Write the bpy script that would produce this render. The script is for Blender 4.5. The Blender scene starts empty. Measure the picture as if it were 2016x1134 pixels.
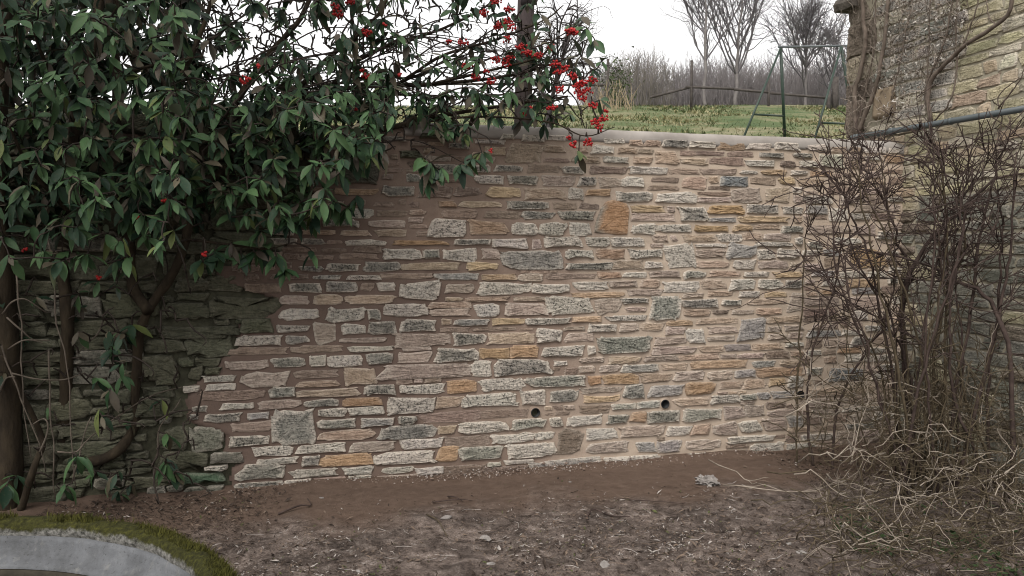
import bpy, math, random
import numpy as np
from mathutils import Vector, Matrix, noise as mnoise

# ------------------------------------------------------------------ camera, sky, sun, exposure
scene = bpy.context.scene
COL = scene.collection
FPX, CX, CY, HOR = 1582.0, 1008.0, 567.0, 490.0
CAM = np.array([0.0, 0.0, 1.45])
PITCH = math.atan((CY - HOR) / FPX)
cam_data = bpy.data.cameras.new("camera")
cam_data.sensor_width = 36.0
cam_data.lens = FPX / 2016.0 * 36.0
cam_data.clip_start = 0.05
cam_data.clip_end = 2000.0
cam = bpy.data.objects.new("camera", cam_data)
cam.location = CAM
cam.rotation_euler = (math.radians(90) - PITCH, 0, 0)
COL.objects.link(cam)
scene.camera = cam

SUN_EL, SUN_AZ = math.radians(50), math.radians(200)      # behind the camera, a little to the left
world = bpy.data.worlds.new("World")
scene.world = world
world.use_nodes = True
wn = world.node_tree.nodes; wl = world.node_tree.links
wn.clear()
w_out = wn.new("ShaderNodeOutputWorld"); w_bg = wn.new("ShaderNodeBackground")
w_sky = wn.new("ShaderNodeTexSky"); w_sky.sky_type = 'NISHITA'; w_sky.sun_disc = False
w_sky.sun_elevation = SUN_EL; w_sky.sun_rotation = SUN_AZ
w_sky.air_density = 1.0; w_sky.dust_density = 6.0; w_sky.ozone_density = 1.0
w_hsv = wn.new("ShaderNodeHueSaturation"); w_hsv.inputs['Saturation'].default_value = 0.13
w_mix = wn.new("ShaderNodeMix"); w_mix.data_type = 'RGBA'; w_mix.inputs[0].default_value = 0.55
w_mix.inputs['B'].default_value = (8.95, 8.8, 8.7, 1)       # even cloud cover over the clear-sky gradient
w_bg.inputs['Strength'].default_value = 0.11
wl.new(w_sky.outputs[0], w_hsv.inputs['Color']); wl.new(w_hsv.outputs[0], w_mix.inputs['A'])
wl.new(w_mix.outputs['Result'], w_bg.inputs['Color']); wl.new(w_bg.outputs[0], w_out.inputs[0])

sun_data = bpy.data.lights.new("sun", 'SUN')
sun_data.energy = 1.5; sun_data.angle = math.radians(28); sun_data.color = (1.0, 0.94, 0.87)
sun = bpy.data.objects.new("sun", sun_data)
_sd = Vector((math.sin(SUN_AZ) * math.cos(SUN_EL), math.cos(SUN_AZ) * math.cos(SUN_EL), math.sin(SUN_EL)))
sun.rotation_euler = _sd.to_track_quat('Z', 'Y').to_euler()
sun.location = (-2, -4, 8)
COL.objects.link(sun)

scene.view_settings.view_transform = 'Standard'
scene.view_settings.look = 'None'
scene.view_settings.exposure = 0.83
scene.view_settings.gamma = 1.0
scene.render.engine = 'CYCLES'
scene.cycles.use_denoising = True
scene.cycles.filter_width = 1.05
scene.cycles.max_bounces = 6
scene.cycles.diffuse_bounces = 3
scene.cycles.glossy_bounces = 2
scene.cycles.transmission_bounces = 3

# ------------------------------------------------------------------ helpers
RNG = np.random.default_rng(7)
U = RNG.uniform

def P(x, y, d):
    """point seen at photo pixel (x, y), d metres in front of the camera along world Y"""
    v = (CY - y) / FPX
    yy = math.cos(PITCH) + math.sin(PITCH) * v
    zz = -math.sin(PITCH) + math.cos(PITCH) * v
    return CAM + np.array([(x - CX) / FPX, yy, zz]) * (d / yy)

def PG(x, y, z=0.0):
    """point on the level z seen at pixel (x, y)"""
    a = P(x, y, 1.0) - CAM
    return CAM + a * ((z - CAM[2]) / a[2])

class MB:
    """collects vertices and faces (with optional per-vertex colour attributes) for ONE mesh"""
    def __init__(self):
        self.v, self.q, self.t, self.n = [], [], [], 0
        self.c, self.p = [], []
        self.qm, self.tm = [], []
    def add(self, v, quads=None, tris=None, col=None, par=None, mat=0):
        v = np.asarray(v, float).reshape(-1, 3)
        self.v.append(v)
        if quads is not None and len(quads):
            q = np.asarray(quads, int).reshape(-1, 4); self.q.append(q + self.n); self.qm.append(np.full(len(q), mat))
        if tris is not None and len(tris):
            t = np.asarray(tris, int).reshape(-1, 3); self.t.append(t + self.n); self.tm.append(np.full(len(t), mat))
        if col is not None:
            self.c.append(np.broadcast_to(np.asarray(col, float), (len(v), 4)))
            self.p.append(np.broadcast_to(np.asarray(par, float), (len(v), 4)))
        self.n += len(v)
    def tube(self, pts, rad, sides=5, mat=0, cap=True):
        pts = np.asarray(pts, float); k = len(pts)
        rad = np.broadcast_to(np.asarray(rad, float), (k,))
        d = np.gradient(pts, axis=0)
        d /= np.linalg.norm(d, axis=1)[:, None] + 1e-9
        ref = np.array([0.31, 0.22, 0.92]) if abs(d[:, 2]).mean() < 0.8 else np.array([0.9, 0.3, 0.1])
        a = np.cross(d, ref); a /= np.linalg.norm(a, axis=1)[:, None] + 1e-9
        b = np.cross(d, a)
        th = np.arange(sides) * 2 * math.pi / sides
        ring = pts[:, None] + rad[:, None, None] * (a[:, None] * np.cos(th)[None, :, None] + b[:, None] * np.sin(th)[None, :, None])
        v = ring.reshape(-1, 3)
        i = np.arange(k - 1)[:, None] * sides; j = np.arange(sides)[None]; j2 = (j + 1) % sides
        q = np.stack([i + j, i + j2, i + sides + j2, i + sides + j], -1).reshape(-1, 4)
        t = None
        if cap:
            s2 = np.arange(1, sides - 1); o = (k - 1) * sides
            t = np.concatenate([np.stack([np.full(len(s2), o), o + s2, o + s2 + 1], -1), np.stack([np.zeros(len(s2), int), s2 + 1, s2], -1)])
        self.add(v, q, t, mat=mat)
    def box(self, x0, x1, y0, y1, z0, z1, mat=0):
        v = [(x, y, z) for z in (z0, z1) for y in (y0, y1) for x in (x0, x1)]
        q = [(0, 2, 3, 1), (4, 5, 7, 6), (0, 1, 5, 4), (2, 6, 7, 3), (0, 4, 6, 2), (1, 3, 7, 5)]
        self.add(v, q, mat=mat)
    def mesh(self, name, mats=(), smooth=True):
        me = bpy.data.meshes.new(name)
        v = np.concatenate(self.v) if self.v else np.zeros((0, 3))
        q = np.concatenate(self.q) if self.q else np.zeros((0, 4), int)
        t = np.concatenate(self.t) if self.t else np.zeros((0, 3), int)
        me.vertices.add(len(v)); me.vertices.foreach_set("co", v.astype(np.float32).ravel())
        nl = q.size + t.size; nf = len(q) + len(t)
        me.loops.add(nl); me.polygons.add(nf)
        me.loops.foreach_set("vertex_index", np.concatenate([q.ravel(), t.ravel()]).astype(np.int32))
        me.polygons.foreach_set("loop_start", np.concatenate([np.arange(len(q)) * 4, q.size + np.arange(len(t)) * 3]).astype(np.int32))
        mi = np.concatenate((self.qm if self.qm else []) + (self.tm if self.tm else [])) if nf else np.zeros(0)
        for m in mats: me.materials.append(m)
        if len(mats) > 1: me.polygons.foreach_set("material_index", mi.astype(np.int32))
        me.polygons.foreach_set("use_smooth", np.full(nf, smooth))
        if self.c:
            for nm, arr in (("Col", self.c), ("Par", self.p)):
                at = me.attributes.new(nm, 'FLOAT_COLOR', 'POINT')
                at.data.foreach_set("color", np.concatenate(arr).astype(np.float32).ravel())
        me.update(calc_edges=True); me.validate()
        return me
    def build(self, name, mats, parent=None, smooth=True, loc=None):
        if not isinstance(mats, (list, tuple)): mats = [mats]
        return link(name, self.mesh(name, mats, smooth), parent, loc)

def link(name, me, parent=None, loc=None):
    o = bpy.data.objects.new(name, me); COL.objects.link(o)
    if parent is not None: o.parent = parent
    if loc is not None: o.location = loc
    return o

def tag(o, label=None, cat=None, group=None, kind=None):
    if label: o["label"] = label
    if cat: o["category"] = cat
    if group: o["group"] = group
    if kind: o["kind"] = kind
    return o

def thing(name, label, cat, loc=(0, 0, 0), rotz=0.0, group=None):
    o = bpy.data.objects.new(name, None); COL.objects.link(o)
    o.empty_display_size = 0.1
    o.location = loc; o.rotation_euler = (0, 0, rotz)
    return tag(o, label, cat, group)

def fbm(v, s=1.0, seed=0.0, oct=4):
    """smooth noise at an (N,3) array of points, about -1..1"""
    v = np.asarray(v, float).reshape(-1, 3)
    return np.array([mnoise.fractal(Vector((p[0] * s + seed, p[1] * s - seed * 1.7, p[2] * s + seed * .6)), 0.9, 2.1, oct) for p in v])

def unit(v):
    v = np.asarray(v, float); return v / (np.linalg.norm(v) + 1e-9)

def spline(pts, n):
    """Catmull-Rom through control points"""
    pts = np.asarray(pts, float)
    if len(pts) < 3:
        t = np.linspace(0, 1, n)[:, None]; return pts[0] * (1 - t) + pts[-1] * t
    e = np.vstack([2 * pts[0] - pts[1], pts, 2 * pts[-1] - pts[-2]])
    u = np.linspace(0, len(pts) - 1 - 1e-6, n); i = u.astype(int); f = (u - i)[:, None]
    p0, p1, p2, p3 = e[i], e[i + 1], e[i + 2], e[i + 3]
    return .5 * (2 * p1 + (p2 - p0) * f + (2 * p0 - 5 * p1 + 4 * p2 - p3) * f ** 2 + (3 * p1 - p0 - 3 * p2 + p3) * f ** 3)

def grow(start, d, length, n=6, wig=.25, up=0.0, rng=RNG):
    """a wandering twig"""
    pts = [np.asarray(start, float)]; d = unit(d); st = length / n
    for _ in range(n):
        d = unit(d + rng.normal(0, wig, 3) + np.array([0, 0, up]))
        pts.append(pts[-1] + d * st)
    return np.array(pts)

# ------------------------------------------------------------------ material helpers
def mat_new(name):
    m = bpy.data.materials.new(name); m.use_nodes = True
    nt = m.node_tree; b = nt.nodes["Principled BSDF"]
    b.inputs["Roughness"].default_value = 0.9
    b.inputs["Specular IOR Level"].default_value = 0.2
    return m, nt.nodes, nt.links, b

def N(nodes, kind, **kw):
    n = nodes.new(kind)
    for k, v in kw.items(): setattr(n, k, v)
    return n

def noise_node(nodes, links, scale, detail=5, rough=.6, vec=None, stretch=None):
    t = nodes.new("ShaderNodeTexNoise"); t.inputs["Scale"].default_value = scale
    t.inputs["Detail"].default_value = detail; t.inputs["Roughness"].default_value = rough
    if vec is None:
        g = nodes.new("ShaderNodeNewGeometry"); vec = g.outputs["Position"]
    if stretch:
        mp = nodes.new("ShaderNodeMapping"); mp.inputs["Scale"].default_value = stretch
        links.new(vec, mp.inputs["Vector"]); vec = mp.outputs[0]
    links.new(vec, t.inputs["Vector"]); return t.outputs["Fac"]

def ramp(nodes, links, fac, stops):
    r = nodes.new("ShaderNodeValToRGB"); e = r.color_ramp.elements
    while len(e) < len(stops): e.new(.5)
    for i, (p, c) in enumerate(stops):
        e[i].position = p; e[i].color = (c[0], c[1], c[2], 1) if isinstance(c, (tuple, list)) else (c, c, c, 1)
    links.new(fac, r.inputs[0]); return r.outputs[0]

def mixc(nodes, links, fac, a, b, mode='MIX'):
    m = nodes.new("ShaderNodeMix"); m.data_type = 'RGBA'; m.blend_type = mode
    for sock, val in ((m.inputs[0], fac), (m.inputs['A'], a), (m.inputs['B'], b)):
        if hasattr(val, "is_output"): links.new(val, sock)
        elif isinstance(val, (int, float)): sock.default_value = val
        else: sock.default_value = (val[0], val[1], val[2], 1)
    return m.outputs['Result']

def math_n(nodes, links, op, a, b=None):
    m = nodes.new("ShaderNodeMath"); m.operation = op
    for i, val in enumerate((a, b)):
        if val is None: continue
        if hasattr(val, "is_output"): links.new(val, m.inputs[i])
        else: m.inputs[i].default_value = val
    return m.outputs[0]

def bump(nodes, links, b, height, strength=.6, dist=.01):
    n = nodes.new("ShaderNodeBump"); n.inputs["Strength"].default_value = strength; n.inputs["Distance"].default_value = dist
    links.new(height, n.inputs["Height"]); links.new(n.outputs[0], b.inputs["Normal"])

def simple_mat(name, c1, c2, scale=20, rough=.9, bump_s=.4, bump_d=.005, spec=.2, stretch=None, detail=5):
    m, nd, lk, b = mat_new(name)
    f = noise_node(nd, lk, scale, detail, .65, stretch=stretch)
    c = ramp(nd, lk, f, [(.3, c1), (.7, c2)])
    lk.new(c, b.inputs["Base Color"]); b.inputs["Roughness"].default_value = rough
    b.inputs["Specular IOR Level"].default_value = spec
    if bump_s: bump(nd, lk, b, f, bump_s, bump_d)
    return m

def stone_material():
    m, nd, lk, b = mat_new("stone")
    col = nd.new("ShaderNodeAttribute"); col.attribute_name = "Col"
    par = nd.new("ShaderNodeAttribute"); par.attribute_name = "Par"
    sp = nd.new("ShaderNodeSeparateColor"); lk.new(par.outputs["Color"], sp.inputs[0])
    fine = noise_node(nd, lk, 75, 7, .72)
    mid = noise_node(nd, lk, 22, 5, .65)
    bed = noise_node(nd, lk, 14, 5, .7, stretch=(1, 1, 5.5))
    tone = ramp(nd, lk, mid, [(.25, .74), (.75, 1.25)])
    c = mixc(nd, lk, 1.0, col.outputs["Color"], tone, 'MULTIPLY')
    bedc = ramp(nd, lk, bed, [(.3, .80), (.6, 1.10)])
    c = mixc(nd, lk, .75, c, bedc, 'MULTIPLY')
    # lichen: pale crust near the edges and in blotches
    pal = ramp(nd, lk, math_n(nd, lk, 'ADD', math_n(nd, lk, 'MULTIPLY', mid, .5), math_n(nd, lk, 'MULTIPLY', fine, .6)), [(.46, 0), (.66, 1)])
    rimf = math_n(nd, lk, 'MULTIPLY', math_n(nd, lk, 'ADD', pal, math_n(nd, lk, 'MULTIPLY', sp.outputs[1], .6)), sp.outputs[1])
    rimc = math_n(nd, lk, 'MINIMUM', rimf, 1.0)
    c = mixc(nd, lk, rimc, c, (.575, .515, .44))
    # dark pits and black lichen
    drk = ramp(nd, lk, fine, [(.40, 1), (.49, 0)])
    df = math_n(nd, lk, 'MULTIPLY', drk, sp.outputs[0])
    c = mixc(nd, lk, df, c, (.036, .034, .030))
    lk.new(c, b.inputs["Base Color"]); b.inputs["Roughness"].default_value = .92
    h = math_n(nd, lk, 'ADD', math_n(nd, lk, 'MULTIPLY', fine, .5), math_n(nd, lk, 'ADD', math_n(nd, lk, 'MULTIPLY', bed, .9), math_n(nd, lk, 'MULTIPLY', mid, .6)))
    bump(nd, lk, b, h, .9, .032)
    return m
STONE = stone_material()
# ------------------------------------------------------------------ the garden wall: traced stones in a mortar bed
SLOPE = 0.267
WA = math.atan(SLOPE)
W0 = np.array([0.0, 5.2, 0.0])
def wall_sz(x, y):
    a = P(x, y, 1.0) - CAM
    k = W0[1] / (a[1] - SLOPE * a[0])
    p = CAM + a * k
    return p[0] / math.cos(WA), p[2]
def wall_w(s, z, out=0.0):
    """wall coordinates to world; out is metres in front of the face"""
    return np.array([s * math.cos(WA) + out * math.sin(WA), W0[1] + s * math.sin(WA) - out * math.cos(WA), z])

# every stone as seen in the photo: view origin, scale, then x0 y0 x1 y1 kind
TR = [
(360, 380, 4.361, "1640 80 1820 115 T,1850 50 1919 100 T,975 140 1185 210 G,1380 135 1630 215 G,1660 150 1919 200 T,740 225 830 285 D,890 240 1140 290 D,1200 230 1515 290 D,1600 235 1919 295 P,715 305 960 360 D,1020 315 1300 360 B,1345 320 1610 370 B,1655 310 1919 380 B,770 385 980 445 D,1020 390 1215 445 D,1235 405 1370 440 T,1390 405 1740 452 G,860 460 1150 510 R,1190 470 1400 515 R,1460 460 1700 510 R,870 520 1000 575 R,1340 520 1680 570 T,1000 530 1280 575 R,1000 625 1205 675 D,1240 605 1515 675 D,1550 590 1865 675 D,840 590 940 670 R,420 610 660 685 R,520 690 650 755 R,750 695 1080 745 R,1120 705 1360 745 G,1410 705 1700 748 G,540 770 840 855 R,920 775 1190 858 D,1230 765 1495 848 D,1525 770 1640 840 T,1665 765 1825 842 W,835 880 1085 962 P,1120 870 1375 962 B,1400 875 1830 950 B,835 990 1170 1090 W,1230 985 1560 1095 G,1585 990 1700 1088 N,150 720 500 845 M,230 890 810 1070 M"),
(360, 620, 4.361, "490 40 770 155 M,805 85 1085 150 G,1130 70 1310 240 P,1355 75 1570 170 G,1590 60 1830 165 D,475 180 850 262 G,880 175 1080 248 N,1350 195 1755 235 P,415 280 910 345 T,940 265 1380 325 T,1425 265 1800 315 W,365 390 725 465 P,760 368 1042 450 D,1090 345 1228 442 G,1240 345 1548 445 G,1580 330 1800 430 D,195 445 330 520 M,175 520 450 575 G,515 490 910 615 P,970 475 1335 540 T,1380 458 1655 605 B,195 590 460 650 W,975 565 1330 620 B,1560 598 1825 688 D,0 610 140 660 W,160 645 700 735 T,742 622 970 705 D,985 635 1515 700 B,85 780 210 835 D,320 755 600 815 G,635 735 1000 805 P,1042 725 1342 790 D,1380 715 1710 778 O,60 850 135 900 D,195 842 500 920 D,555 830 740 900 S,1160 800 1405 870 G,1420 788 1720 860 G,415 915 780 1000 T,770 820 1140 1095 N,1165 895 1485 975 D,1525 880 1805 958 S,395 1035 740 1125 D,1170 985 1650 1070 B"),
(0, 0, 1.0, "500 879 576 897 G,586 874 680 891 G,507 901 587 913 W,594 897 628 917 D,632 895 734 916 O,468 914 562 944 N,572 923 665 939 G,672 844 739 866 P,745 838 855 864 N,862 838 897 854 B,902 830 998 853 W,692 868 779 889 P,789 863 872 882 W,874 858 962 879 T,965 853 1049 871 W,1052 849 1091 865 G,1095 848 1145 894 R,740 888 857 914 W,860 879 902 909 O,904 878 989 904 N,995 873 1090 899 W,675 919 735 933 G,752 919 815 931 G,819 919 874 933 W,875 915 955 938 R,960 909 987 918 W,992 904 1050 913 W,959 918 1042 938 R,1047 902 1185 936 S,1189 897 1295 928 W,1312 893 1385 917 S,739 935 832 949 P,1118 818 1185 838 W,1112 656 1170 672 P,1157 637 1211 654 G,1130 554 1197 571 G,1127 575 1229 586 Y,1128 622 1184 635 Y,1114 517 1203 531 D,1135 289 1156 302 B,1127 307 1180 321 B,1101 415 1171 433 D,1138 349 1173 366 D"),
(1140, 700, 4.361, "0 15 215 55 P,250 5 520 70 B,560 0 850 45 P,0 85 135 145 P,175 80 350 145 P,370 75 680 140 S,705 68 930 125 B,960 40 1430 110 Y,1485 45 1685 98 S,1720 40 1919 85 B,80 175 193 250 O,200 165 500 245 O,520 150 790 230 B,810 130 1060 215 P,1095 130 1320 205 P,1330 115 1510 190 S,1535 105 1919 180 U,0 270 360 320 P,380 255 560 375 N,600 255 890 345 S,910 228 1165 335 O,1205 215 1400 290 B,1410 205 1600 285 B,1630 190 1770 265 Y,1790 180 1919 270 G,40 340 345 400 Y,0 420 270 490 T,275 410 490 465 G,500 390 695 455 S,815 360 1115 430 B,1125 340 1375 410 G,1385 330 1522 380 N,1530 310 1640 375 S,1648 300 1850 360 S,240 505 420 580 N,435 480 575 575 U,590 475 860 570 N,890 450 1215 560 N,1240 430 1415 545 P,1425 420 1590 520 P,1600 395 1770 455 R,1620 460 1840 520 P,60 620 320 720 W,350 600 720 695 P,755 595 955 690 W,965 590 1120 680 B,1150 580 1360 680 P,1380 555 1560 660 G,1585 535 1780 640 P,1790 520 1919 610 S,70 745 430 830 P,490 740 650 830 S,665 730 880 830 S,910 720 1210 805 P,1265 690 1660 740 W,1270 755 1450 790 R,1480 745 1760 855 W,1100 825 1260 880 R,1310 815 1400 860 R"),
(740, 700, 4.361, "40 75 800 195 P,820 45 995 185 W,1025 40 1495 165 D,1525 40 1640 90 W,1670 20 1919 80 P,1530 95 1880 155 B,215 240 590 330 G,605 210 860 330 O,885 195 1265 305 G,1300 175 1800 270 N,100 365 500 490 G,515 345 735 450 B,750 335 1215 435 G,1250 300 1455 415 G,1490 290 1730 400 D,380 480 890 575 T,900 460 1310 535 T,1430 445 1919 510 T,190 515 350 590 D,1160 540 1445 635 N,1490 530 1600 610 G"),
(740, 480, 4.361, "60 40 390 135 G,405 50 545 130 D,580 42 865 148 G,905 42 1060 135 P,1085 65 1610 220 N,1630 45 1865 128 G,235 165 720 225 B,780 158 1050 230 Y,50 250 490 300 T,505 250 885 310 S,915 255 1205 318 Y,1220 258 1435 322 P,1450 255 1880 300 T,205 320 545 480 G,595 340 835 430 P,875 330 1325 435 G,1332 340 1655 430 G,590 460 740 492 B,780 455 1140 495 B,1175 455 1450 492 B,1465 455 1860 600 G,80 515 450 625 G,460 500 825 552 B,475 555 810 620 P,845 515 1060 620 G,1110 515 1460 618 P,220 655 515 750 D,560 645 650 700 B,680 645 970 700 S,990 640 1270 695 Y,1295 635 1670 695 G,550 715 800 758 T,840 715 1210 748 T,1225 725 1345 742 T,1620 710 1790 742 P,150 765 630 885 P,660 770 940 865 D,955 765 1350 860 B,1375 725 1590 850 G,220 885 470 922 P,190 928 470 1018 P,510 905 875 1010 D,890 890 1150 990 O,1152 880 1390 975 O,1425 880 1780 970 G,1815 875 1885 960 W"),
(1140, 480, 4.361, "155 42 390 132 U,430 42 715 122 G,735 0 985 205 G,1005 40 1255 122 P,1270 0 1510 130 S,1330 133 1510 220 W,1520 48 1675 140 G,1700 40 1890 132 G,285 145 555 218 B,565 150 712 215 W,1000 145 1280 210 B,1535 145 1785 218 P,0 255 135 300 B,160 240 360 295 U,380 242 580 293 W,600 230 870 290 P,890 232 1085 298 D,1115 235 1380 285 B,1410 235 1625 285 G,1670 240 1919 290 Y,260 315 500 380 P,525 305 690 378 B,720 325 1025 412 W,1040 308 1260 390 B,1290 308 1500 395 W,1530 308 1745 390 G,1765 310 1919 385 D,415 390 715 445 P,885 420 1060 462 P,1105 400 1310 452 B,1370 405 1540 460 G,1590 410 1780 460 Y,140 465 360 600 P,360 465 600 512 D,395 540 575 585 P,610 455 865 640 N,890 475 1195 545 D,1220 475 1390 535 D,1450 470 1770 520 B,900 560 1130 620 B,1145 565 1280 605 R,1310 565 1500 605 P,1515 550 1740 608 B,1800 430 1919 580 P,230 615 575 660 G,750 655 975 705 Y,1005 640 1350 688 B,1615 620 1900 680 B,345 685 510 752 P,530 675 730 745 B,740 712 915 780 P,1110 710 1355 770 P,1375 640 1590 832 S,1620 705 1735 755 P,1760 700 1919 745 P,160 780 605 945 N,640 795 910 865 P,920 725 1080 850 W,1105 790 1335 835 P,1615 770 1780 825 P,1790 760 1919 815 P,620 880 990 950 P,1025 870 1240 935 B,1255 860 1475 918 V,1490 855 1740 912 B,1765 840 1919 885 G,560 970 840 1005 P,860 945 1200 998 B,1215 945 1350 985 P,1365 935 1590 985 P,1600 920 1800 985 R"),
(1140, 240, 4.361, "205 140 390 190 W,425 150 545 205 B,552 155 700 215 B,720 155 930 228 D,945 165 1170 225 W,1185 175 1420 245 U,1440 185 1650 240 W,1680 180 1890 250 G,105 205 300 278 W,330 222 505 278 B,510 232 640 280 T,650 245 845 370 B,865 245 1000 290 T,1005 250 1250 290 T,1270 255 1500 300 T,1545 262 1755 310 D,210 300 425 355 G,465 300 625 360 B,885 308 1105 370 B,1130 300 1420 375 T,1425 328 1670 388 W,1730 335 1860 392 R,90 380 400 450 T,425 385 745 448 W,770 400 1030 455 T,1040 400 1340 455 T,1380 415 1530 450 W,1560 412 1780 455 Y,165 480 355 560 P,362 475 560 565 W,620 475 860 520 T,890 472 1100 585 B,1115 468 1195 525 B,1210 472 1450 548 X,1475 470 1690 540 T,1715 475 1855 538 Y,590 545 860 590 T,1105 550 1295 585 T,60 580 270 635 U,320 595 630 690 D,660 605 1000 700 W,1010 600 1300 637 T,1010 642 1310 695 P,1315 565 1565 695 P,1605 560 1810 695 B,1830 560 1919 610 W,1835 620 1919 700 P,75 655 225 690 T,0 698 170 750 T,130 670 430 970 Q,455 720 735 780 Y,755 725 820 778 P,855 725 1095 855 D,1110 720 1415 795 O,1445 712 1710 788 D,1740 725 1919 795 G,455 790 820 850 P,1105 820 1345 862 S,1380 810 1800 865 Y,1830 810 1919 865 B,455 875 660 968 G,665 875 960 950 G,990 885 1270 945 O,1320 885 1490 940 U,1500 880 1720 925 B,1735 890 1919 960 D,625 970 760 1030 P,780 970 840 1028 P,885 965 1170 1028 B,1180 958 1395 1030 G,1410 950 1575 1018 B,1590 955 1820 1020 P,1850 990 1919 1060 G,55 990 265 1068 G,275 990 555 1070 G,615 1045 730 1080 P,995 1045 1260 1078 W,1500 1030 1825 1072 G"),
(740, 240, 4.361, "380 100 640 150 M,1075 100 1190 155 G,1250 110 1445 175 G,1455 115 1640 160 W,630 180 800 235 D,820 260 920 320 B,1125 190 1420 345 B,1430 195 1620 270 B,1635 205 1810 275 B,205 250 400 315 M,275 340 440 400 R,800 370 980 430 D,1020 370 1255 430 D,1300 368 1570 440 T,1595 380 1795 450 D,1830 380 1919 440 T,1440 310 1660 350 T,260 450 390 520 N,540 490 760 520 R,850 455 1105 535 G,1135 455 1390 545 D,1415 460 1705 550 P,55 550 335 635 N,365 545 650 655 R,670 560 905 640 R,950 565 1245 650 Y,1275 575 1625 668 B,1650 575 1780 668 G,0 665 170 720 T,195 668 520 720 U,540 680 690 735 U,715 680 1080 735 B,1125 680 1475 748 D,1520 695 1720 752 T,5 755 545 825 T,570 755 870 825 T,930 765 1240 830 T,1255 768 1535 835 D,0 845 435 900 P,455 845 770 985 G,800 850 1130 970 U,1160 865 1380 978 G,1395 865 1635 975 G,1655 868 1840 975 W,5 920 420 990 B,0 1015 80 1060 D,145 1018 615 1058 O,675 1000 985 1060 D,1010 1000 1300 1082 W,1340 1010 1420 1090 P,1450 990 1770 1075 G"),
(1520, 260, 6.3, "440 155 680 240 W,715 175 915 260 B,950 180 1110 255 B,1140 185 1415 268 W,1435 195 1575 270 W,260 258 500 325 D,590 275 885 455 L,930 280 1050 355 P,1145 295 1340 355 G,1390 280 1630 390 U,105 350 285 440 R,330 360 555 450 W,935 360 1065 460 B,1070 380 1300 480 T,230 475 435 535 W,460 485 740 555 U,870 500 1040 550 B,1150 490 1360 570 P,80 562 285 650 Y,320 575 640 670 B,700 610 940 670 T,1060 590 1220 680 B,250 685 600 755 W,680 680 1040 780 T,1060 690 1360 780 P,375 785 750 890 G,265 790 370 890 T,830 785 1130 900 P,1140 800 1400 900 T,105 925 410 1020 P,415 910 680 1020 S,705 940 940 1110 W,1000 900 1380 1000 P,0 1050 240 1120 B,260 1040 690 1125 B"),
(1520, 430, 6.3, "120 85 420 185 N,430 85 860 190 P,1010 80 1280 200 P,300 225 600 330 G,740 240 1100 320 W,0 285 245 345 W,370 380 590 470 G,640 375 860 470 S,960 370 1390 610 O,1430 400 1560 455 W,380 550 600 640 P,640 490 860 620 T,500 650 780 720 S,830 650 1140 740 G,1180 660 1420 740 W,150 760 560 880 S,610 740 900 850 G,950 760 1300 850 Y,190 920 510 1080 P,590 890 780 940 U,1000 860 1330 940 S,920 960 1420 1134 P"),
(1520, 600, 6.3, "500 240 800 300 P,990 80 1180 190 W,1250 80 1440 190 P,430 320 850 400 S,860 300 1100 380 G,1150 250 1480 330 S,150 470 470 530 S,820 530 1100 600 U,900 610 1110 710 W,650 640 800 720 B,330 650 500 740 R,700 790 1110 950 X,1130 730 1280 840 P,1230 840 1420 930 W,310 870 430 1000 W"),
(520, 240, 6.3, "740 420 1420 770 K,880 820 1415 910 U,1110 960 1260 1035 R"),
]
# kind: colour, dark speckle, pale crust, how far it stands out of the mortar
KIND = {
'G': ((.35, .322, .28), .85, .80, .012), 'W': ((.46, .42, .37), .60, .80, .012), 'D': ((.165, .157, .135), .9, .80, .013),
'N': ((.19, .19, .162), .75, .70, .013), 'S': ((.265, .25, .235), .50, .60, .011), 'X': ((.15, .165, .18), .55, .65, .012),
'V': ((.23, .195, .19), .20, .30, .010), 'B': ((.36, .27, .20), .28, .38, .009), 'P': ((.35, .275, .228), .36, .45, .009),
'R': ((.19, .138, .108), .40, .25, .008), 'U': ((.33, .225, .145), .25, .30, .010), 'O': ((.36, .235, .135), .30, .24, .011),
'Y': ((.41, .30, .19), .20, .30, .010), 'T': ((.255, .19, .15), .25, .22, .005), 'Q': ((.36, .215, .115), .28, .25, .014),
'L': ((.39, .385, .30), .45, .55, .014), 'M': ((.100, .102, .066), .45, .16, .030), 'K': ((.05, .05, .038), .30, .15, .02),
'H': ((.13, .127, .10), .55, .40, .03), 'E': ((.085, .15, .09), .35, .35, .03),
}

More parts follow.
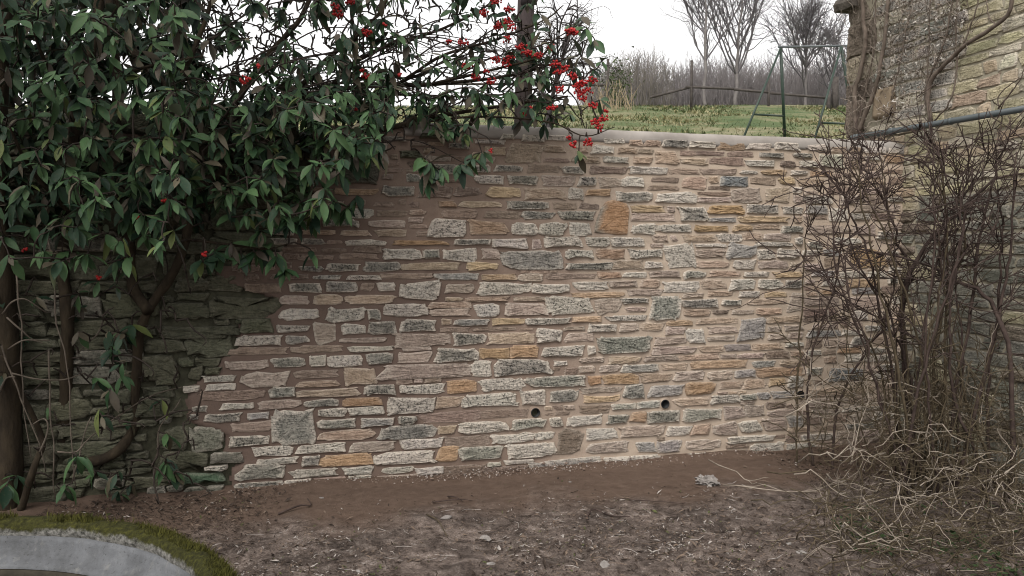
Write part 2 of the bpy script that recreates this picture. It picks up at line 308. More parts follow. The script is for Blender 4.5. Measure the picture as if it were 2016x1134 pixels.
def stone_shape(w, h, kind, rng, prot=None, poly=None, rough=1.0):
    """one stone round (0,0,0): x along the wall, z up, -y outward. returns verts, quads, tris, colours, params"""
    col, spk, pale, pr = KIND[kind]
    prot = prot if prot is not None else pr * rng.uniform(.8, 1.45)
    n = int(np.clip(2 * (w + h) / .034, 14, 26))
    if poly is None:
        pw = rng.uniform(4.0, 12.0)
        th = (np.arange(n) + rng.uniform(-.25, .25, n)) / n * 2 * math.pi
        c, s = np.cos(th), np.sin(th)
        # walk the angle by arc so the long sides get their share of points
        x = np.sign(c) * np.abs(c) ** (2 / pw); z = np.sign(s) * np.abs(s) ** (2 / pw)
        tl, tr_ = rng.uniform(.72, 1.05, 2); hz = np.where(x < 0, tl + (1 - tl) * (x + 1), tr_ + (1 - tr_) * (1 - x))
        k1, k2 = rng.uniform(0, 6.28, 2); lump_ = 1 + .07 * np.sin(3 * th + k1) + .05 * np.sin(5 * th + k2)
        x = x * np.clip(lump_, .8, 1.06); z = z * np.clip(lump_, .7, 1.08)
        sk = rng.uniform(-.16, .16)
        jx = rng.normal(0, .030 * rough, n); jz = rng.normal(0, .095 * rough, n)
        x = (x + jx) * w / 2 + sk * z * h; z = (z * hz + jz) * h / 2
    else:
        x, z = np.array(poly, float).T; n = len(x)
    cx, cz = x.mean(), z.mean()
    ins = min(.006, .16 * h)
    rr = np.hypot(x - cx, z - cz) + 1e-6
    f1 = 1 - ins / np.maximum(rr, ins * 2.2)
    f2 = .66 + .1 * rng.uniform(-1, 1, n)
    ring = lambda f: (cx + (x - cx) * f, cz + (z - cz) * f)
    x1, z1 = ring(f1); x2, z2 = ring(f2)
    v = [np.stack([x * 1.02, np.full(n, .012), z * 1.02], 1),
         np.stack([x, np.full(n, -prot * .38) * rng.uniform(.6, 1.3, n), z], 1),
         np.stack([x1, -prot * rng.uniform(.75, 1.05, n), z1], 1),
         np.stack([x2, -prot * rng.uniform(.75, 1.55, n), z2], 1),
         np.array([[cx, -prot * rng.uniform(.95, 1.3), cz]])]
    v = np.concatenate(v)
    j = np.arange(n); j2 = (j + 1) % n
    q = np.concatenate([np.stack([k * n + j, k * n + j2, (k + 1) * n + j2, (k + 1) * n + j], 1) for k in range(3)])
    t = np.stack([3 * n + j, 3 * n + j2, np.full(n, 4 * n)], 1)
    tint = np.array(col) * rng.uniform(.82, 1.2) * (1 + rng.normal(0, .018, 3))
    cc = np.ones((len(v), 4)); cc[:, :3] = tint
    if kind == 'Q':
        cc[:n * 3, :3] = np.where((x < cx - .25 * w)[None, :, None].repeat(3, 0), np.array((.30, .26, .21)), tint).reshape(-1, 3)
    rim = np.concatenate([np.full(n, 1.), np.full(n, 1.1), np.full(n, 1.05), np.full(n, .38), [.30]])
    if kind in 'WG': rim = np.maximum(rim, .58)
    pp = np.ones((len(v), 4))
    pp[:, 0] = spk * rng.uniform(.7, 1.2) * np.where(rim > .9, .55, 1.0)
    pp[:, 1] = np.clip(pale * rim * rng.uniform(.75, 1.2), 0, 1)
    return v, q, t, cc, pp

srng = np.random.default_rng(11)
TS = []                                     # traced stones as (s, z, w, h, kind)
def overlap(a, b):
    dx = min(a[0] + a[2] / 2, b[0] + b[2] / 2) - max(a[0] - a[2] / 2, b[0] - b[2] / 2)
    dz = min(a[1] + a[3] / 2, b[1] + b[3] / 2) - max(a[1] - a[3] / 2, b[1] - b[3] / 2)
    return max(dx, 0) * max(dz, 0) / min(a[2] * a[3], b[2] * b[3])
for ox, oy, sc_, txt in TR:
    for it in sorted(txt.split(","), key=lambda t: 0 if t.endswith('Q') else 1):
        f = it.split(); a0, b0, a1, b1 = (float(q) / sc_ for q in f[:4])
        px0, px1, py0, py1 = ox + a0, ox + a1, oy + b0, oy + b1
        s0, _ = wall_sz(px0, (py0 + py1) / 2); s1, _ = wall_sz(px1, (py0 + py1) / 2)
        sm, z1 = wall_sz((px0 + px1) / 2, py0); _, z0 = wall_sz((px0 + px1) / 2, py1)
        rec = ((s0 + s1) / 2, (z0 + z1) / 2, s1 - s0, z1 - z0, f[4])
        if all(overlap(rec, o) < .30 for o in TS): TS.append(rec)
HOLES = [wall_sz(1053.5, 812), wall_sz(1308.5, 795), wall_sz(1574.5, 777)]

# the edge between the old unpointed wall (left) and the rebuilt wall, read from the photo
_edge = [(600, 232), (640, 300), (600, 372), (575, 430), (560, 480), (440, 525), (440, 560), (505, 575), (545, 600), (540, 620), (470, 640), (455, 690), (425, 735), (360, 765), (368, 800), (385, 840), (440, 860), (440, 890), (490, 905), (448, 925), (445, 985)]
_ez = [wall_sz(*e) for e in _edge]
_ezz = np.array([e[1] for e in _ez]); _ess = np.array([e[0] for e in _ez])
_o = np.argsort(_ezz); _ezz, _ess = _ezz[_o], _ess[_o]
def edge_s(z): return np.interp(z, _ezz, _ess)
S_RIGHT = wall_sz(1795, 600)[0]
WALL_TOP = 2.175

# fill what the tracing left open with further courses, as seen between twigs and leaves
def NB(T, r, gap):
    """true when nothing already laid is within the joint round r"""
    A = np.array(T)
    dx = np.abs(A[:, 0] - r[0]) - (A[:, 2] + r[2] + gap) / 2
    dz = np.abs(A[:, 1] - r[1]) - (A[:, 3] + r[3] + gap * .6) / 2
    return not np.any((dx < -.004) & (dz < -.004))
def fill(s_lo, s_hi, z_lo, z_hi, out, kinds, taken, edge=None, hmin=.045, hmax=.085, gap=.014, wmin=.10, wmax=.30):
    z = z_lo
    T = np.array([t_[:4] for t_ in taken]).tolist()
    while z < z_hi:
        h = srng.uniform(hmin, hmax); s = s_lo + srng.uniform(0, .1)
        while s < s_hi:
            w = srng.uniform(wmin, wmax)
            r = (s + w / 2, z + h / 2, w - gap, h - gap, kinds[srng.integers(len(kinds))])
            near = NB(T, r, gap)
            ok = near and all(math.hypot(r[0] - hx, r[1] - hz) > .05 + w / 2 for hx, hz in HOLES)
            if ok and edge is not None: ok = edge(r)
            if ok: out.append(r); taken.append(r); T.append(list(r[:4])); s += w
            else: s += .03
        z += h
TAKEN = list(TS)
FILLED = []
fill(-1.9, S_RIGHT - .05, .0, WALL_TOP - .05, FILLED, "PPBTRGTTD", TAKEN, lambda r: r[0] - r[2] / 2 > edge_s(r[1]) + .02 and r[0] + r[2] / 2 < S_RIGHT)
fill(-1.9, S_RIGHT - .05, .0, WALL_TOP - .05, FILLED, "TTPB", TAKEN, lambda r: r[0] - r[2] / 2 > edge_s(r[1]) + .02 and r[0] + r[2] / 2 < S_RIGHT, .035, .05, .012, .06, .14)

wall = thing("garden_wall", "newly pointed rubble stone garden wall with grey and buff stones in brown mortar", "stone wall", tuple(W0), WA)

def mortar_material():
    m, nd, lk, b = mat_new("mortar")
    big = noise_node(nd, lk, 1.1, 3, .5); mid = noise_node(nd, lk, 9, 4, .6); fine = noise_node(nd, lk, 160, 4, .7)
    # drier and paler towards the middle and right, still damp and brown at the left where it was pointed last
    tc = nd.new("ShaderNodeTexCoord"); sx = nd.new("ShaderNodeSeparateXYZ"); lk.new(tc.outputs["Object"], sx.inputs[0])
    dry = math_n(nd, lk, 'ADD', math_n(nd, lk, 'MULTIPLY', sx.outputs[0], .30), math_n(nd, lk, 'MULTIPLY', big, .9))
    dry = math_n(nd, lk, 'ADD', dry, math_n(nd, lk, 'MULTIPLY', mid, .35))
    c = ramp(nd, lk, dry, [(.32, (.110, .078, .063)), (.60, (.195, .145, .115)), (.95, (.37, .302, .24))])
    c = mixc(nd, lk, .5, c, ramp(nd, lk, fine, [(.3, .72), (.7, 1.2)]), 'MULTIPLY')
    lk.new(c, b.inputs["Base Color"]); b.inputs["Roughness"].default_value = .95
    bump(nd, lk, b, math_n(nd, lk, 'ADD', math_n(nd, lk, 'MULTIPLY', fine, .35), mid), .7, .008)
    return m
MORTAR = mortar_material()

# mortar bed: a sheet with its own unevenness, open where the weep pipes come through
mb = MB()
gs = np.arange(-2.3, S_RIGHT + .2, .017); gz = np.arange(-.08, WALL_TOP + .03, .017)
GS, GZ = np.meshgrid(gs, gz)
S_, Z_ = GS.ravel(), GZ.ravel()
y_ = .006 * fbm(np.stack([S_, Z_ * 1.6, S_ * 0], 1), 7, 3.1, 3)
y_ += .022 * np.clip(1 - (S_ - edge_s(Z_) - .025 * np.sin(Z_ * 23) - .012 * np.sin(Z_ * 51 + 1)) / .03, 0, 1.6)
nx = len(gs); ii, jj = np.meshgrid(np.arange(nx - 1), np.arange(len(gz) - 1)); a = (jj * nx + ii).ravel()
q = np.stack([a, a + 1, a + nx + 1, a + nx], 1)
cs = S_[q].mean(1); cz = Z_[q].mean(1)
wob = .025 * np.sin(cz * 23) + .012 * np.sin(cz * 51 + 1)
keep = cs > edge_s(cz) + wob
for hx, hz in HOLES: keep &= np.hypot(cs - hx, cz - hz) > .040
q = q[keep]; used = np.unique(q); remap = np.zeros(len(S_), int); remap[used] = np.arange(len(used))
mb.add(np.stack([S_, y_, Z_], 1)[used], remap[q])
for hx, hz in HOLES:                       # mortar dressed round each pipe
    k = 20; th = np.arange(k) * 2 * math.pi / k
    r0 = np.stack([hx + .030 * np.cos(th), np.full(k, -.008), hz + .030 * np.sin(th)], 1)
    rr = .060 * (1 + .15 * np.sin(3 * th + hx * 9))
    r1 = np.stack([hx + rr * np.cos(th), np.full(k, .004), hz + rr * np.sin(th)], 1)
    j = np.arange(k); mb.add(np.concatenate([r0, r1]), np.stack([j, (j + 1) % k, k + (j + 1) % k, k + j], 1))
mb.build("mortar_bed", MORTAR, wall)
PIPE_M = simple_mat("weep_pipe_plastic", (.012, .012, .013), (.02, .02, .02), 40, .5, 0)
for hx, hz in HOLES:
    p = MB(); k = 24; th = np.arange(k) * 2 * math.pi / k; c, s = np.cos(th), np.sin(th); j = np.arange(k); j2 = (j + 1) % k
    rings = [(.031, -.012), (.0275, -.014), (.0275, .22), (.001, .22)]
    p.add(np.concatenate([np.stack([r * c, np.full(k, y), r * s], 1) for r, y in [(.031, .05)] + rings]),
          np.concatenate([np.stack([i * k + j, i * k + j2, (i + 1) * k + j2, (i + 1) * k + j], 1) for i in range(4)]))
    p.build("weep_pipe", PIPE_M, wall, loc=(hx, 0, hz))
core = MB(); core.box(-4.6, S_RIGHT + .2, .26, .46, -.1, 2.15); core.build("wall_core", MORTAR, wall)

# cement coping with a weathered rounded front
cp = MB(); xs = np.arange(wall_sz(795, 260)[0], S_RIGHT + .12, .03)
prof = np.array([(.03, 2.150), (-.006, 2.156), (-.009, 2.175), (-.006, 2.205), (.004, 2.226), (.035, 2.243), (.12, 2.254), (.25, 2.256), (.40, 2.24), (.47, 2.18), (.47, 1.9)])
k = len(prof); vv = []
for i, x in enumerate(xs):
    wv = .0015 * math.sin(x * 3.3) + .001 * math.sin(x * 13 + 1)
    end = max(0, (x - (S_RIGHT - .25)) / .3) ** 2 * .05
    for y, z in prof: vv.append((x, y + wv * .6, z + wv - end))
vv = np.array(vv); vv[:, 1] += .003 * fbm(vv, 14, 5, 3)
i, j = np.meshgrid(np.arange(len(xs) - 1), np.arange(k - 1), indexing='ij'); a = (i * k + j).ravel()
cp.add(vv, np.stack([a, a + k, a + k + 1, a + 1], 1))
COPING = simple_mat("coping_cement", (.19, .172, .155), (.295, .272, .25), 4, .95, .35, .006)
cp.build("coping", COPING, wall)

ALLS = TS + FILLED
SNEW = [r for r in ALLS if r[4] not in "M" or r[0] > edge_s(r[1])]
order = sorted(range(len(SNEW)), key=lambda i: -SNEW[i][2] * SNEW[i][3])
rest = MB(); n_part = 0
for rank, i in enumerate(order):
    s, z, w, h, kd = SNEW[i]
    poly = None
    if kd == 'Q':
        poly = [(-.5, -.42), (-.45, -.1), (-.30, .28), (-.16, .44), (.02, .50), (.2, .46), (.42, .40), (.5, .2), (.47, -.1), (.46, -.38), (.44, -.48), (.2, -.50), (-.1, -.46), (-.4, -.45)]
        poly = [(a_ * w, b_ * h) for a_, b_ in poly]
    v, q, t, cc, pp = stone_shape(w * 1.02, h * 1.07, kd, srng, poly=poly)
    if rank < 300:
        m1 = MB(); m1.add(v, q, t, cc, pp); m1.build("stone", STONE, wall, loc=(s, 0, z), smooth=False)
    else:
        rest.add(v + np.array([s, 0, z]), q, t, cc, pp)
tag(rest.build("small_stones", STONE, wall, smooth=False), kind="stuff")

# the old wall to the left, under the shrub: moss-grown stones without pointing
old = thing("old_wall", "old dark moss-grown drystone wall behind the evergreen shrub's trunks", "stone wall", tuple(W0), WA)
OT = [(180, 500, 6.3, "870 600 1450 820 M,850 890 1800 1040 M,1050 480 1440 590 M,1040 320 1420 470 M"),
      (180, 660, 6.3, "650 60 1150 215 M,1180 10 1760 285 M,610 230 1060 550 M,1210 400 1370 560 M,790 525 1060 620 M,640 630 1000 760 M,310 660 500 870 M"),
      (180, 820, 6.3, "840 20 990 90 H,1220 130 1640 430 H,820 170 1190 420 M,820 440 1420 680 M,1480 450 1880 585 H,1400 610 1700 670 G,430 740 1050 890 M,1070 700 1640 850 E,30 770 400 900 H,250 910 480 980 M,690 865 920 975 H,930 850 1130 940 H,1150 880 1400 960 H,1420 870 1640 950 H")]
OS = [r for r in TS if r[4] == 'M' and r[0] <= edge_s(r[1])]
for ox, oy, sc_, txt in OT:
    for it in txt.split(","):
        f = it.split(); a0, b0, a1, b1 = (float(q_) / sc_ for q_ in f[:4])
        s0, _ = wall_sz(ox + a0, oy + (b0 + b1) / 2); s1, _ = wall_sz(ox + a1, oy + (b0 + b1) / 2)
        _, z1 = wall_sz(ox + (a0 + a1) / 2, oy + b0); _, z0 = wall_sz(ox + (a0 + a1) / 2, oy + b1)
        r = ((s0 + s1) / 2, (z0 + z1) / 2, s1 - s0, z1 - z0, f[4])
        if all(overlap(r, o) < .3 for o in OS): OS.append(r)
TO = list(OS); OF = []
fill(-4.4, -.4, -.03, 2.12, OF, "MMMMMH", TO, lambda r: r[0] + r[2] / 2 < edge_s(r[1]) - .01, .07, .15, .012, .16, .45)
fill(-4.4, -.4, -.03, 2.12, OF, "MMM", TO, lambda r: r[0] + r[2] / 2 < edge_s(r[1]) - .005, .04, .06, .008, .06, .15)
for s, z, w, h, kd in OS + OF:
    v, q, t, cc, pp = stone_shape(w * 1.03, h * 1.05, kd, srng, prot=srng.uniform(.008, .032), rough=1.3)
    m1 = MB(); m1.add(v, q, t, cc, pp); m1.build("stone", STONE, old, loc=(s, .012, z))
ob = MB(); xs = np.arange(-4.5, .2, .06); zs = np.arange(-.08, 2.12, .06)
A_, B_ = np.meshgrid(xs, zs); pts = np.stack([A_.ravel(), .030 + .012 * fbm(np.stack([A_.ravel(), B_.ravel(), B_.ravel() * 0], 1), 6, 9, 3), B_.ravel()], 1)
nx = len(xs); ii, jj = np.meshgrid(np.arange(nx - 1), np.arange(len(zs) - 1)); a = (jj * nx + ii).ravel()
ob.add(pts, np.stack([a, a + 1, a + nx + 1, a + nx], 1))
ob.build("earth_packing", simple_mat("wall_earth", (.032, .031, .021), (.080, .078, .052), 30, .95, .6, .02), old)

# crumbs of mortar and stone dust along the foot of the wall
crr = np.random.default_rng(44); cr_ = MB()
OCT = np.array([(1, 0, 0), (-1, 0, 0), (0, 1, 0), (0, -1, 0), (0, 0, 1), (0, 0, -1)], float)
OCF = [(0, 2, 4), (2, 1, 4), (1, 3, 4), (3, 0, 4), (2, 0, 5), (1, 2, 5), (3, 1, 5), (0, 3, 5)]
for _ in range(2600):
    s = crr.uniform(-1.75, 1.9); amt = .35 + .65 * max(0, mnoise.noise(Vector((s * 2.2, 0, 5))) + .25)
    if crr.random() > amt: continue
    o_ = abs(crr.normal(0, .045)); r_ = crr.uniform(.002, .007) * (1.8 if crr.random() < .06 else 1)
    p_ = wall_w(s, 0, .015 + o_); p_[2] = max(.0, .045 - o_ * .6) * crr.random() + r_ * .3
    cr_.add(OCT * r_ * crr.uniform(.6, 1.3, (6, 1)) + p_, None, OCF, mat=int(crr.random() < .72))
tag(cr_.build("mortar_crumbs", [simple_mat("crumb_pale", (.24, .205, .18), (.38, .34, .31), 30, .95, 0), simple_mat("crumb_brown", (.13, .095, .075), (.22, .17, .14), 30, .95, 0)], smooth=False), "pale mortar crumbs and stone dust along the foot of the wall", "rubble", kind="stuff")
# ------------------------------------------------------------------ ground of the garden
def ground_z(x, y):
    return 0.0
def ground_material():
    m, nd, lk, b = mat_new("bare_earth")
    g = nd.new("ShaderNodeNewGeometry"); sx = nd.new("ShaderNodeSeparateXYZ"); lk.new(g.outputs["Position"], sx.inputs[0])
    big = noise_node(nd, lk, 1.6, 4, .6); mid = noise_node(nd, lk, 14, 6, .7); fine = noise_node(nd, lk, 120, 5, .75)
    # trodden mortar-stained strip along the foot of the wall, littered soil further out
    dist = math_n(nd, lk, 'SUBTRACT', math_n(nd, lk, 'ADD', math_n(nd, lk, 'MULTIPLY', sx.outputs[0], SLOPE), 5.2), sx.outputs[1])
    dist = math_n(nd, lk, 'ADD', dist, math_n(nd, lk, 'MULTIPLY', math_n(nd, lk, 'SUBTRACT', big, .5), 1.3))
    strip = ramp(nd, lk, dist, [(.55, 1), (.95, 0)])
    soil = ramp(nd, lk, math_n(nd, lk, 'ADD', math_n(nd, lk, 'MULTIPLY', mid, .55), math_n(nd, lk, 'MULTIPLY', fine, .45)),
                [(.36, (.022, .016, .013)), (.46, (.078, .060, .051)), (.56, (.165, .132, .114)), (.66, (.34, .30, .272))])
    sm = ramp(nd, lk, math_n(nd, lk, 'ADD', math_n(nd, lk, 'MULTIPLY', mid, .7), math_n(nd, lk, 'MULTIPLY', fine, .3)),
              [(.32, (.075, .049, .036)), (.65, (.130, .091, .069))])
    soil = mixc(nd, lk, .8, soil, ramp(nd, lk, noise_node(nd, lk, 3.3, 4, .65), [(.32, .42), (.68, 1.45)]), 'MULTIPLY')
    c = mixc(nd, lk, strip, soil, sm)
    lk.new(c, b.inputs["Base Color"]); b.inputs["Roughness"].default_value = .96
    bump(nd, lk, b, math_n(nd, lk, 'ADD', mid, math_n(nd, lk, 'MULTIPLY', fine, .6)), .8, .025)
    return m
EARTH = ground_material()
gm = MB()
xs = np.concatenate([np.arange(-30, -4, 1.5), np.arange(-4, 4.4, .035), np.arange(4.5, 31, 1.5)])
ys = np.concatenate([np.arange(-30, 1.6, 1.5), np.arange(1.8, 6.9, .035)])
X, Y = np.meshgrid(xs, ys); fx = X.ravel(); fy = Y.ravel()
dw = 5.2 + SLOPE * fx - fy
inner = (np.abs(fx) < 4.4) & (fy > 1.6)
Zg = np.zeros(len(fx)); pin = np.stack([fx[inner], fy[inner], fx[inner] * 0], 1)
rough = np.clip((dw[inner] - .35) / .6, .15, 1)
Zg[inner] = (.020 * fbm(pin, 11, 1, 3) * rough + .02 * fbm(pin, 1.6, 4, 2)) - .012
Zg += np.clip(.14 - dw, 0, .3) * .22                      # soil banked a little against the stones
nx = len(xs); ii, jj = np.meshgrid(np.arange(nx - 1), np.arange(len(ys) - 1)); a = (jj * nx + ii).ravel()
gm.add(np.stack([fx, fy, Zg], 1), np.stack([a, a + 1, a + nx + 1, a + nx], 1))
tag(gm.build("ground", EARTH), "bare brown earth with leaf litter in front of the wall", kind="structure")
xs_g, ys_g = xs.copy(), ys.copy()
def gz(x, y):
    i = np.argmin(np.abs(xs_g - x)); j = np.argmin(np.abs(ys_g - y)); return Zg[j * len(xs_g) + i]

# ------------------------------------------------------------------ the field rising behind the wall
FY = [5.2, 14, 18, 35, 42, 60, 120, 400]; FZ = [2.05, 3.02, 3.92, 7.62, 8.6, 9.6, 11.5, 13]
def field_z(x, y): return np.interp(y, FY, FZ)
fm = MB()
xs2 = np.concatenate([np.linspace(-200, -26, 12), np.arange(-25, 25.1, .5), np.linspace(26, 200, 12)])
ys2 = np.concatenate([np.arange(5.0, 44, .5), np.linspace(45, 400, 30)])
X, Y = np.meshgrid(xs2, ys2); fx = X.ravel(); fy = Y.ravel()
off = 5.44 + SLOPE * np.clip(fx, -6, 6); fyy = np.maximum(fy, off)
fz = field_z(fx, fyy) + .10 * fbm(np.stack([fx, fyy, fx * 0], 1), .35, 2, 3)
fz = np.where(fyy < off + .3, np.minimum(fz, 2.08), fz)
nxx = len(xs2); ii, jj = np.meshgrid(np.arange(nxx - 1), np.arange(len(ys2) - 1)); a = (jj * nxx + ii).ravel()
fm.add(np.stack([fx, fyy, fz], 1), np.stack([a, a + 1, a + nxx + 1, a + nxx], 1))
def field_material():
    m, nd, lk, b = mat_new("pasture")
    n1 = noise_node(nd, lk, .55, 7, .75); n2 = noise_node(nd, lk, 14, 4, .7)
    c = ramp(nd, lk, math_n(nd, lk, 'ADD', math_n(nd, lk, 'MULTIPLY', n1, .7), math_n(nd, lk, 'MULTIPLY', n2, .3)),
             [(.38, (.040, .066, .022)), (.48, (.075, .098, .038)), (.55, (.15, .142, .078)), (.64, (.21, .185, .12))])
    lk.new(c, b.inputs["Base Color"]); bump(nd, lk, b, n2, .6, .05)
    return m
FIELD = field_material()
tag(fm.build("field", FIELD), "rough green pasture rising behind the garden wall", kind="structure")
# tussocks, as one mass of blades
gt = MB(); r = np.random.default_rng(5)
nT = 9000
ty = 15 + 21.5 * r.random(nT); tx = (r.random(nT) - .45) * (ty * .95)
nb = 6; base = np.repeat(np.stack([tx, ty, field_z(tx, ty) - .03], 1), nb, 0) + r.normal(0, .05, (nT * nb, 3)) * [1, 1, 0]
ang = r.uniform(0, 2 * math.pi, nT * nb); ln = r.uniform(.03, .12, nT * nb); tl = r.uniform(.5, 2.2, nT * nb)
dirv = np.stack([np.cos(ang) * tl, np.sin(ang) * tl, np.ones_like(ang)], 1) * ln[:, None]
sd = np.stack([-np.sin(ang), np.cos(ang), ang * 0], 1) * .018
kind_t = np.repeat((fbm(np.stack([tx, ty, tx * 0], 1), .55, 8, 2) + r.normal(0, .35, nT)) > .06, nb).astype(int)
vv = np.stack([base - sd, base + sd, base + dirv], 1).reshape(-1, 3)
tri = np.arange(len(vv)).reshape(-1, 3)
for k in (0, 1):
    sel = np.where(kind_t == k)[0]
    gt.add(vv.reshape(-1, 3, 3)[sel].reshape(-1, 3), None, np.arange(len(sel) * 3).reshape(-1, 3), mat=k)
GR1 = simple_mat("grass_green", (.055, .085, .030), (.105, .132, .055), 2, .8, 0)
GR2 = simple_mat("grass_straw", (.22, .20, .10), (.36, .32, .19), 2, .85, 0)
tag(gt.build("grass_tussocks", [GR1, GR2], smooth=False), "tussocks of green and straw coloured grass on the slope", "grass", kind="stuff")

# ------------------------------------------------------------------ old stone building on the right
BP = wall_w(wall_sz(1775, 500)[0], 0)            # where its face meets the garden wall
BDIR = np.array([-math.sin(WA), math.cos(WA), 0.])        # along the face, away from the camera
BNOR = np.array([-math.cos(WA), -math.sin(WA), 0.])       # out of the face, to the left
BROT = math.atan2(-BDIR[1], -BDIR[0])             # local x runs along the face towards the camera
bld = thing("stone_building", "old lichen-covered stone building with a rough corner and dead creeper on its wall", "building", tuple(BP), BROT)
def bpx(x, y, out=0.0):
    """pixel to building face coordinates (along towards camera, height)"""
    a = P(x, y, 1.0) - CAM
    k = np.dot(BP + BNOR * out - CAM, BNOR) / np.dot(a, BNOR)
    p = CAM + a * k
    return np.dot(p - BP, -BDIR), p[2]
def bw(u, z, out=0.0): return BP - BDIR * u + BNOR * out + np.array([0, 0, z])
U_C = bpx(1668, 250)[0]                          # the far corner
brng = np.random.default_rng(21)
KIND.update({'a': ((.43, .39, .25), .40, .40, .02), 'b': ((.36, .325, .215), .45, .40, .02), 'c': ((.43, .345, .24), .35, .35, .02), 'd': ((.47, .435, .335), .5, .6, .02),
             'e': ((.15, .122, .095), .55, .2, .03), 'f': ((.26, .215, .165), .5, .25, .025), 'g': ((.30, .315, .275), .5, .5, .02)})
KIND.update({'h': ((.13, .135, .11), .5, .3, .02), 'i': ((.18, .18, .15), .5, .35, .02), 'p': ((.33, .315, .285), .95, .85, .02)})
bs = []
z = -.02
while z < 4.7:
    h = brng.uniform(.055, .105); u = U_C + .30 + brng.uniform(-.05, .12)
    while u < 2.6:
        w = brng.uniform(.12, .34)
        lower = z < 1.6
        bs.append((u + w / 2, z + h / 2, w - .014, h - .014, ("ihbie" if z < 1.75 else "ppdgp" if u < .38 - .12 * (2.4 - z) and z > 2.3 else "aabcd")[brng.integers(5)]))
        u += w
    z += h
z = -.02; flip = 0
while z < 4.7:                                    # corner blocks, long and short by turns
    h = brng.uniform(.14, .26); w = .20 if flip else .30; flip = 1 - flip
    bs.append((U_C + w / 2 + .004, z + h / 2, w + .02, h - .012, "eeef"[brng.integers(4)]))
    z += h
vis = sorted(bs, key=lambda r: -r[2] * r[3] * (1 if r[0] < 1.2 else .2))
restb = MB()
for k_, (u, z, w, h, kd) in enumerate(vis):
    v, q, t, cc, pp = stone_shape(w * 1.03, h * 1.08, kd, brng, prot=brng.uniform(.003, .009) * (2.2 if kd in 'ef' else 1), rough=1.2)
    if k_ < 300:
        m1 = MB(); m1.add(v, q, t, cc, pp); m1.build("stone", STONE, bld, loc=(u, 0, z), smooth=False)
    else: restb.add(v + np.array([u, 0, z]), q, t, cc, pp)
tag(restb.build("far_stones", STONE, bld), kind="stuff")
BMORT = simple_mat("lime_mortar", (.20, .18, .135), (.34, .31, .24), 12, .95, .7, .012)
bb = MB(); us = np.arange(U_C + .01, 2.7, .05); zs = np.arange(-.1, 4.75, .05)
A_, B_ = np.meshgrid(us, zs); pts = np.stack([A_.ravel(), .004 + .010 * fbm(np.stack([A_.ravel(), B_.ravel(), A_.ravel() * 0], 1), 8, 6, 3), B_.ravel()], 1)
nx2 = len(us); ii, jj = np.meshgrid(np.arange(nx2 - 1), np.arange(len(zs) - 1)); a = (jj * nx2 + ii).ravel()
bb.add(pts, np.stack([a, a + 1, a + nx2 + 1, a + nx2], 1)); bb.build("mortar_face", BMORT, bld)
bc = MB(); bc.box(U_C + .02, 2.7, .02, 3.2, -.1, 4.75); bc.build("wall_core", BMORT, bld)
SLAB = simple_mat("slab_stone", (.045, .038, .032), (.10, .088, .075), 14, .95, .9, .03)
sl = MB()
zs_ = bpx(1672, 22)[1]
n_ = 12
for k_ in range(2):
    pass
vv = []
for iu in np.linspace(U_C - .085, U_C + .12, 7):
    for yy, zz in ((-.07, zs_), (-.085, zs_ + .05), (-.06, zs_ + .10), (.3, zs_ + .13), (.3, zs_)):
        vv.append((iu, yy, zz))
vv = np.array(vv); vv += .014 * np.stack([fbm(vv, 9, 1, 2), fbm(vv, 9, 2, 2), fbm(vv, 9, 3, 2)], 1)
i, j = np.meshgrid(np.arange(6), np.arange(5), indexing='ij'); aa = (i * 5 + j).ravel(); bb_ = (i * 5 + (j + 1) % 5).ravel()
sl.add(vv, np.stack([aa, bb_, bb_ + 5, aa + 5], 1), [(0, 1, 2), (0, 2, 3), (0, 3, 4), (30, 32, 31), (30, 33, 32), (30, 34, 33)])
sl.build("eaves_slab", SLAB, bld, smooth=False)
# rendered patch near the corner
rp = MB(); u0, z0 = bpx(1722, 238); u1, z1 = bpx(1766, 165)
us = np.linspace(u0, u1, 12); zs = np.linspace(z0, z1, 14); A_, B_ = np.meshgrid(us, zs)
pt = np.stack([A_.ravel(), -.040 + .006 * fbm(np.stack([A_.ravel(), B_.ravel(), A_.ravel() * 0], 1), 12, 1, 3), B_.ravel()], 1)
pt[:, 1] += .05 * (np.maximum(np.abs(A_.ravel() - (u0 + u1) / 2) / (u1 - u0) * 2, np.abs(B_.ravel() - (z0 + z1) / 2) / (z1 - z0) * 2) > .97)
ii, jj = np.meshgrid(np.arange(11), np.arange(13)); a = (jj * 12 + ii).ravel(); rp.add(pt, np.stack([a, a + 1, a + 13, a + 12], 1))
rp.build("render_patch", simple_mat("old_render", (.15, .115, .078), (.24, .19, .135), 9, .95, .5, .01), bld)

# waste pipe across the building
pp0 = bw(*bpx(1676, 272, .07), .07); pp1 = bw(*bpx(2016, 214, .07), .07); pd = unit(pp1 - pp0)
pipe = thing("drain_pipe", "thin grey plastic waste pipe running along the stone building above the wall", "pipe", tuple(pp0))
PVC = simple_mat("grey_plastic", (.045, .055, .058), (.07, .082, .086), 6, .45, .1, .002, spec=.4)
pm = MB(); pm.tube([np.zeros(3), pd * .6, pd * 1.8], .021, 14); pm.build("pipe_run", PVC, pipe)
for dd in (.03, .42):
    c1 = MB(); c1.tube([pd * dd, pd * (dd + .055)], .0255, 14); c1.build("pipe_collar", PVC, pipe)
for dd in (.30, 1.0):
    c1 = MB(); c1.tube([pd * dd, pd * (dd + .02)], .0245, 14); c1.tube([pd * (dd + .01) - BNOR * .07, pd * (dd + .01)], .008, 6); c1.build("pipe_clip", PVC, pipe)
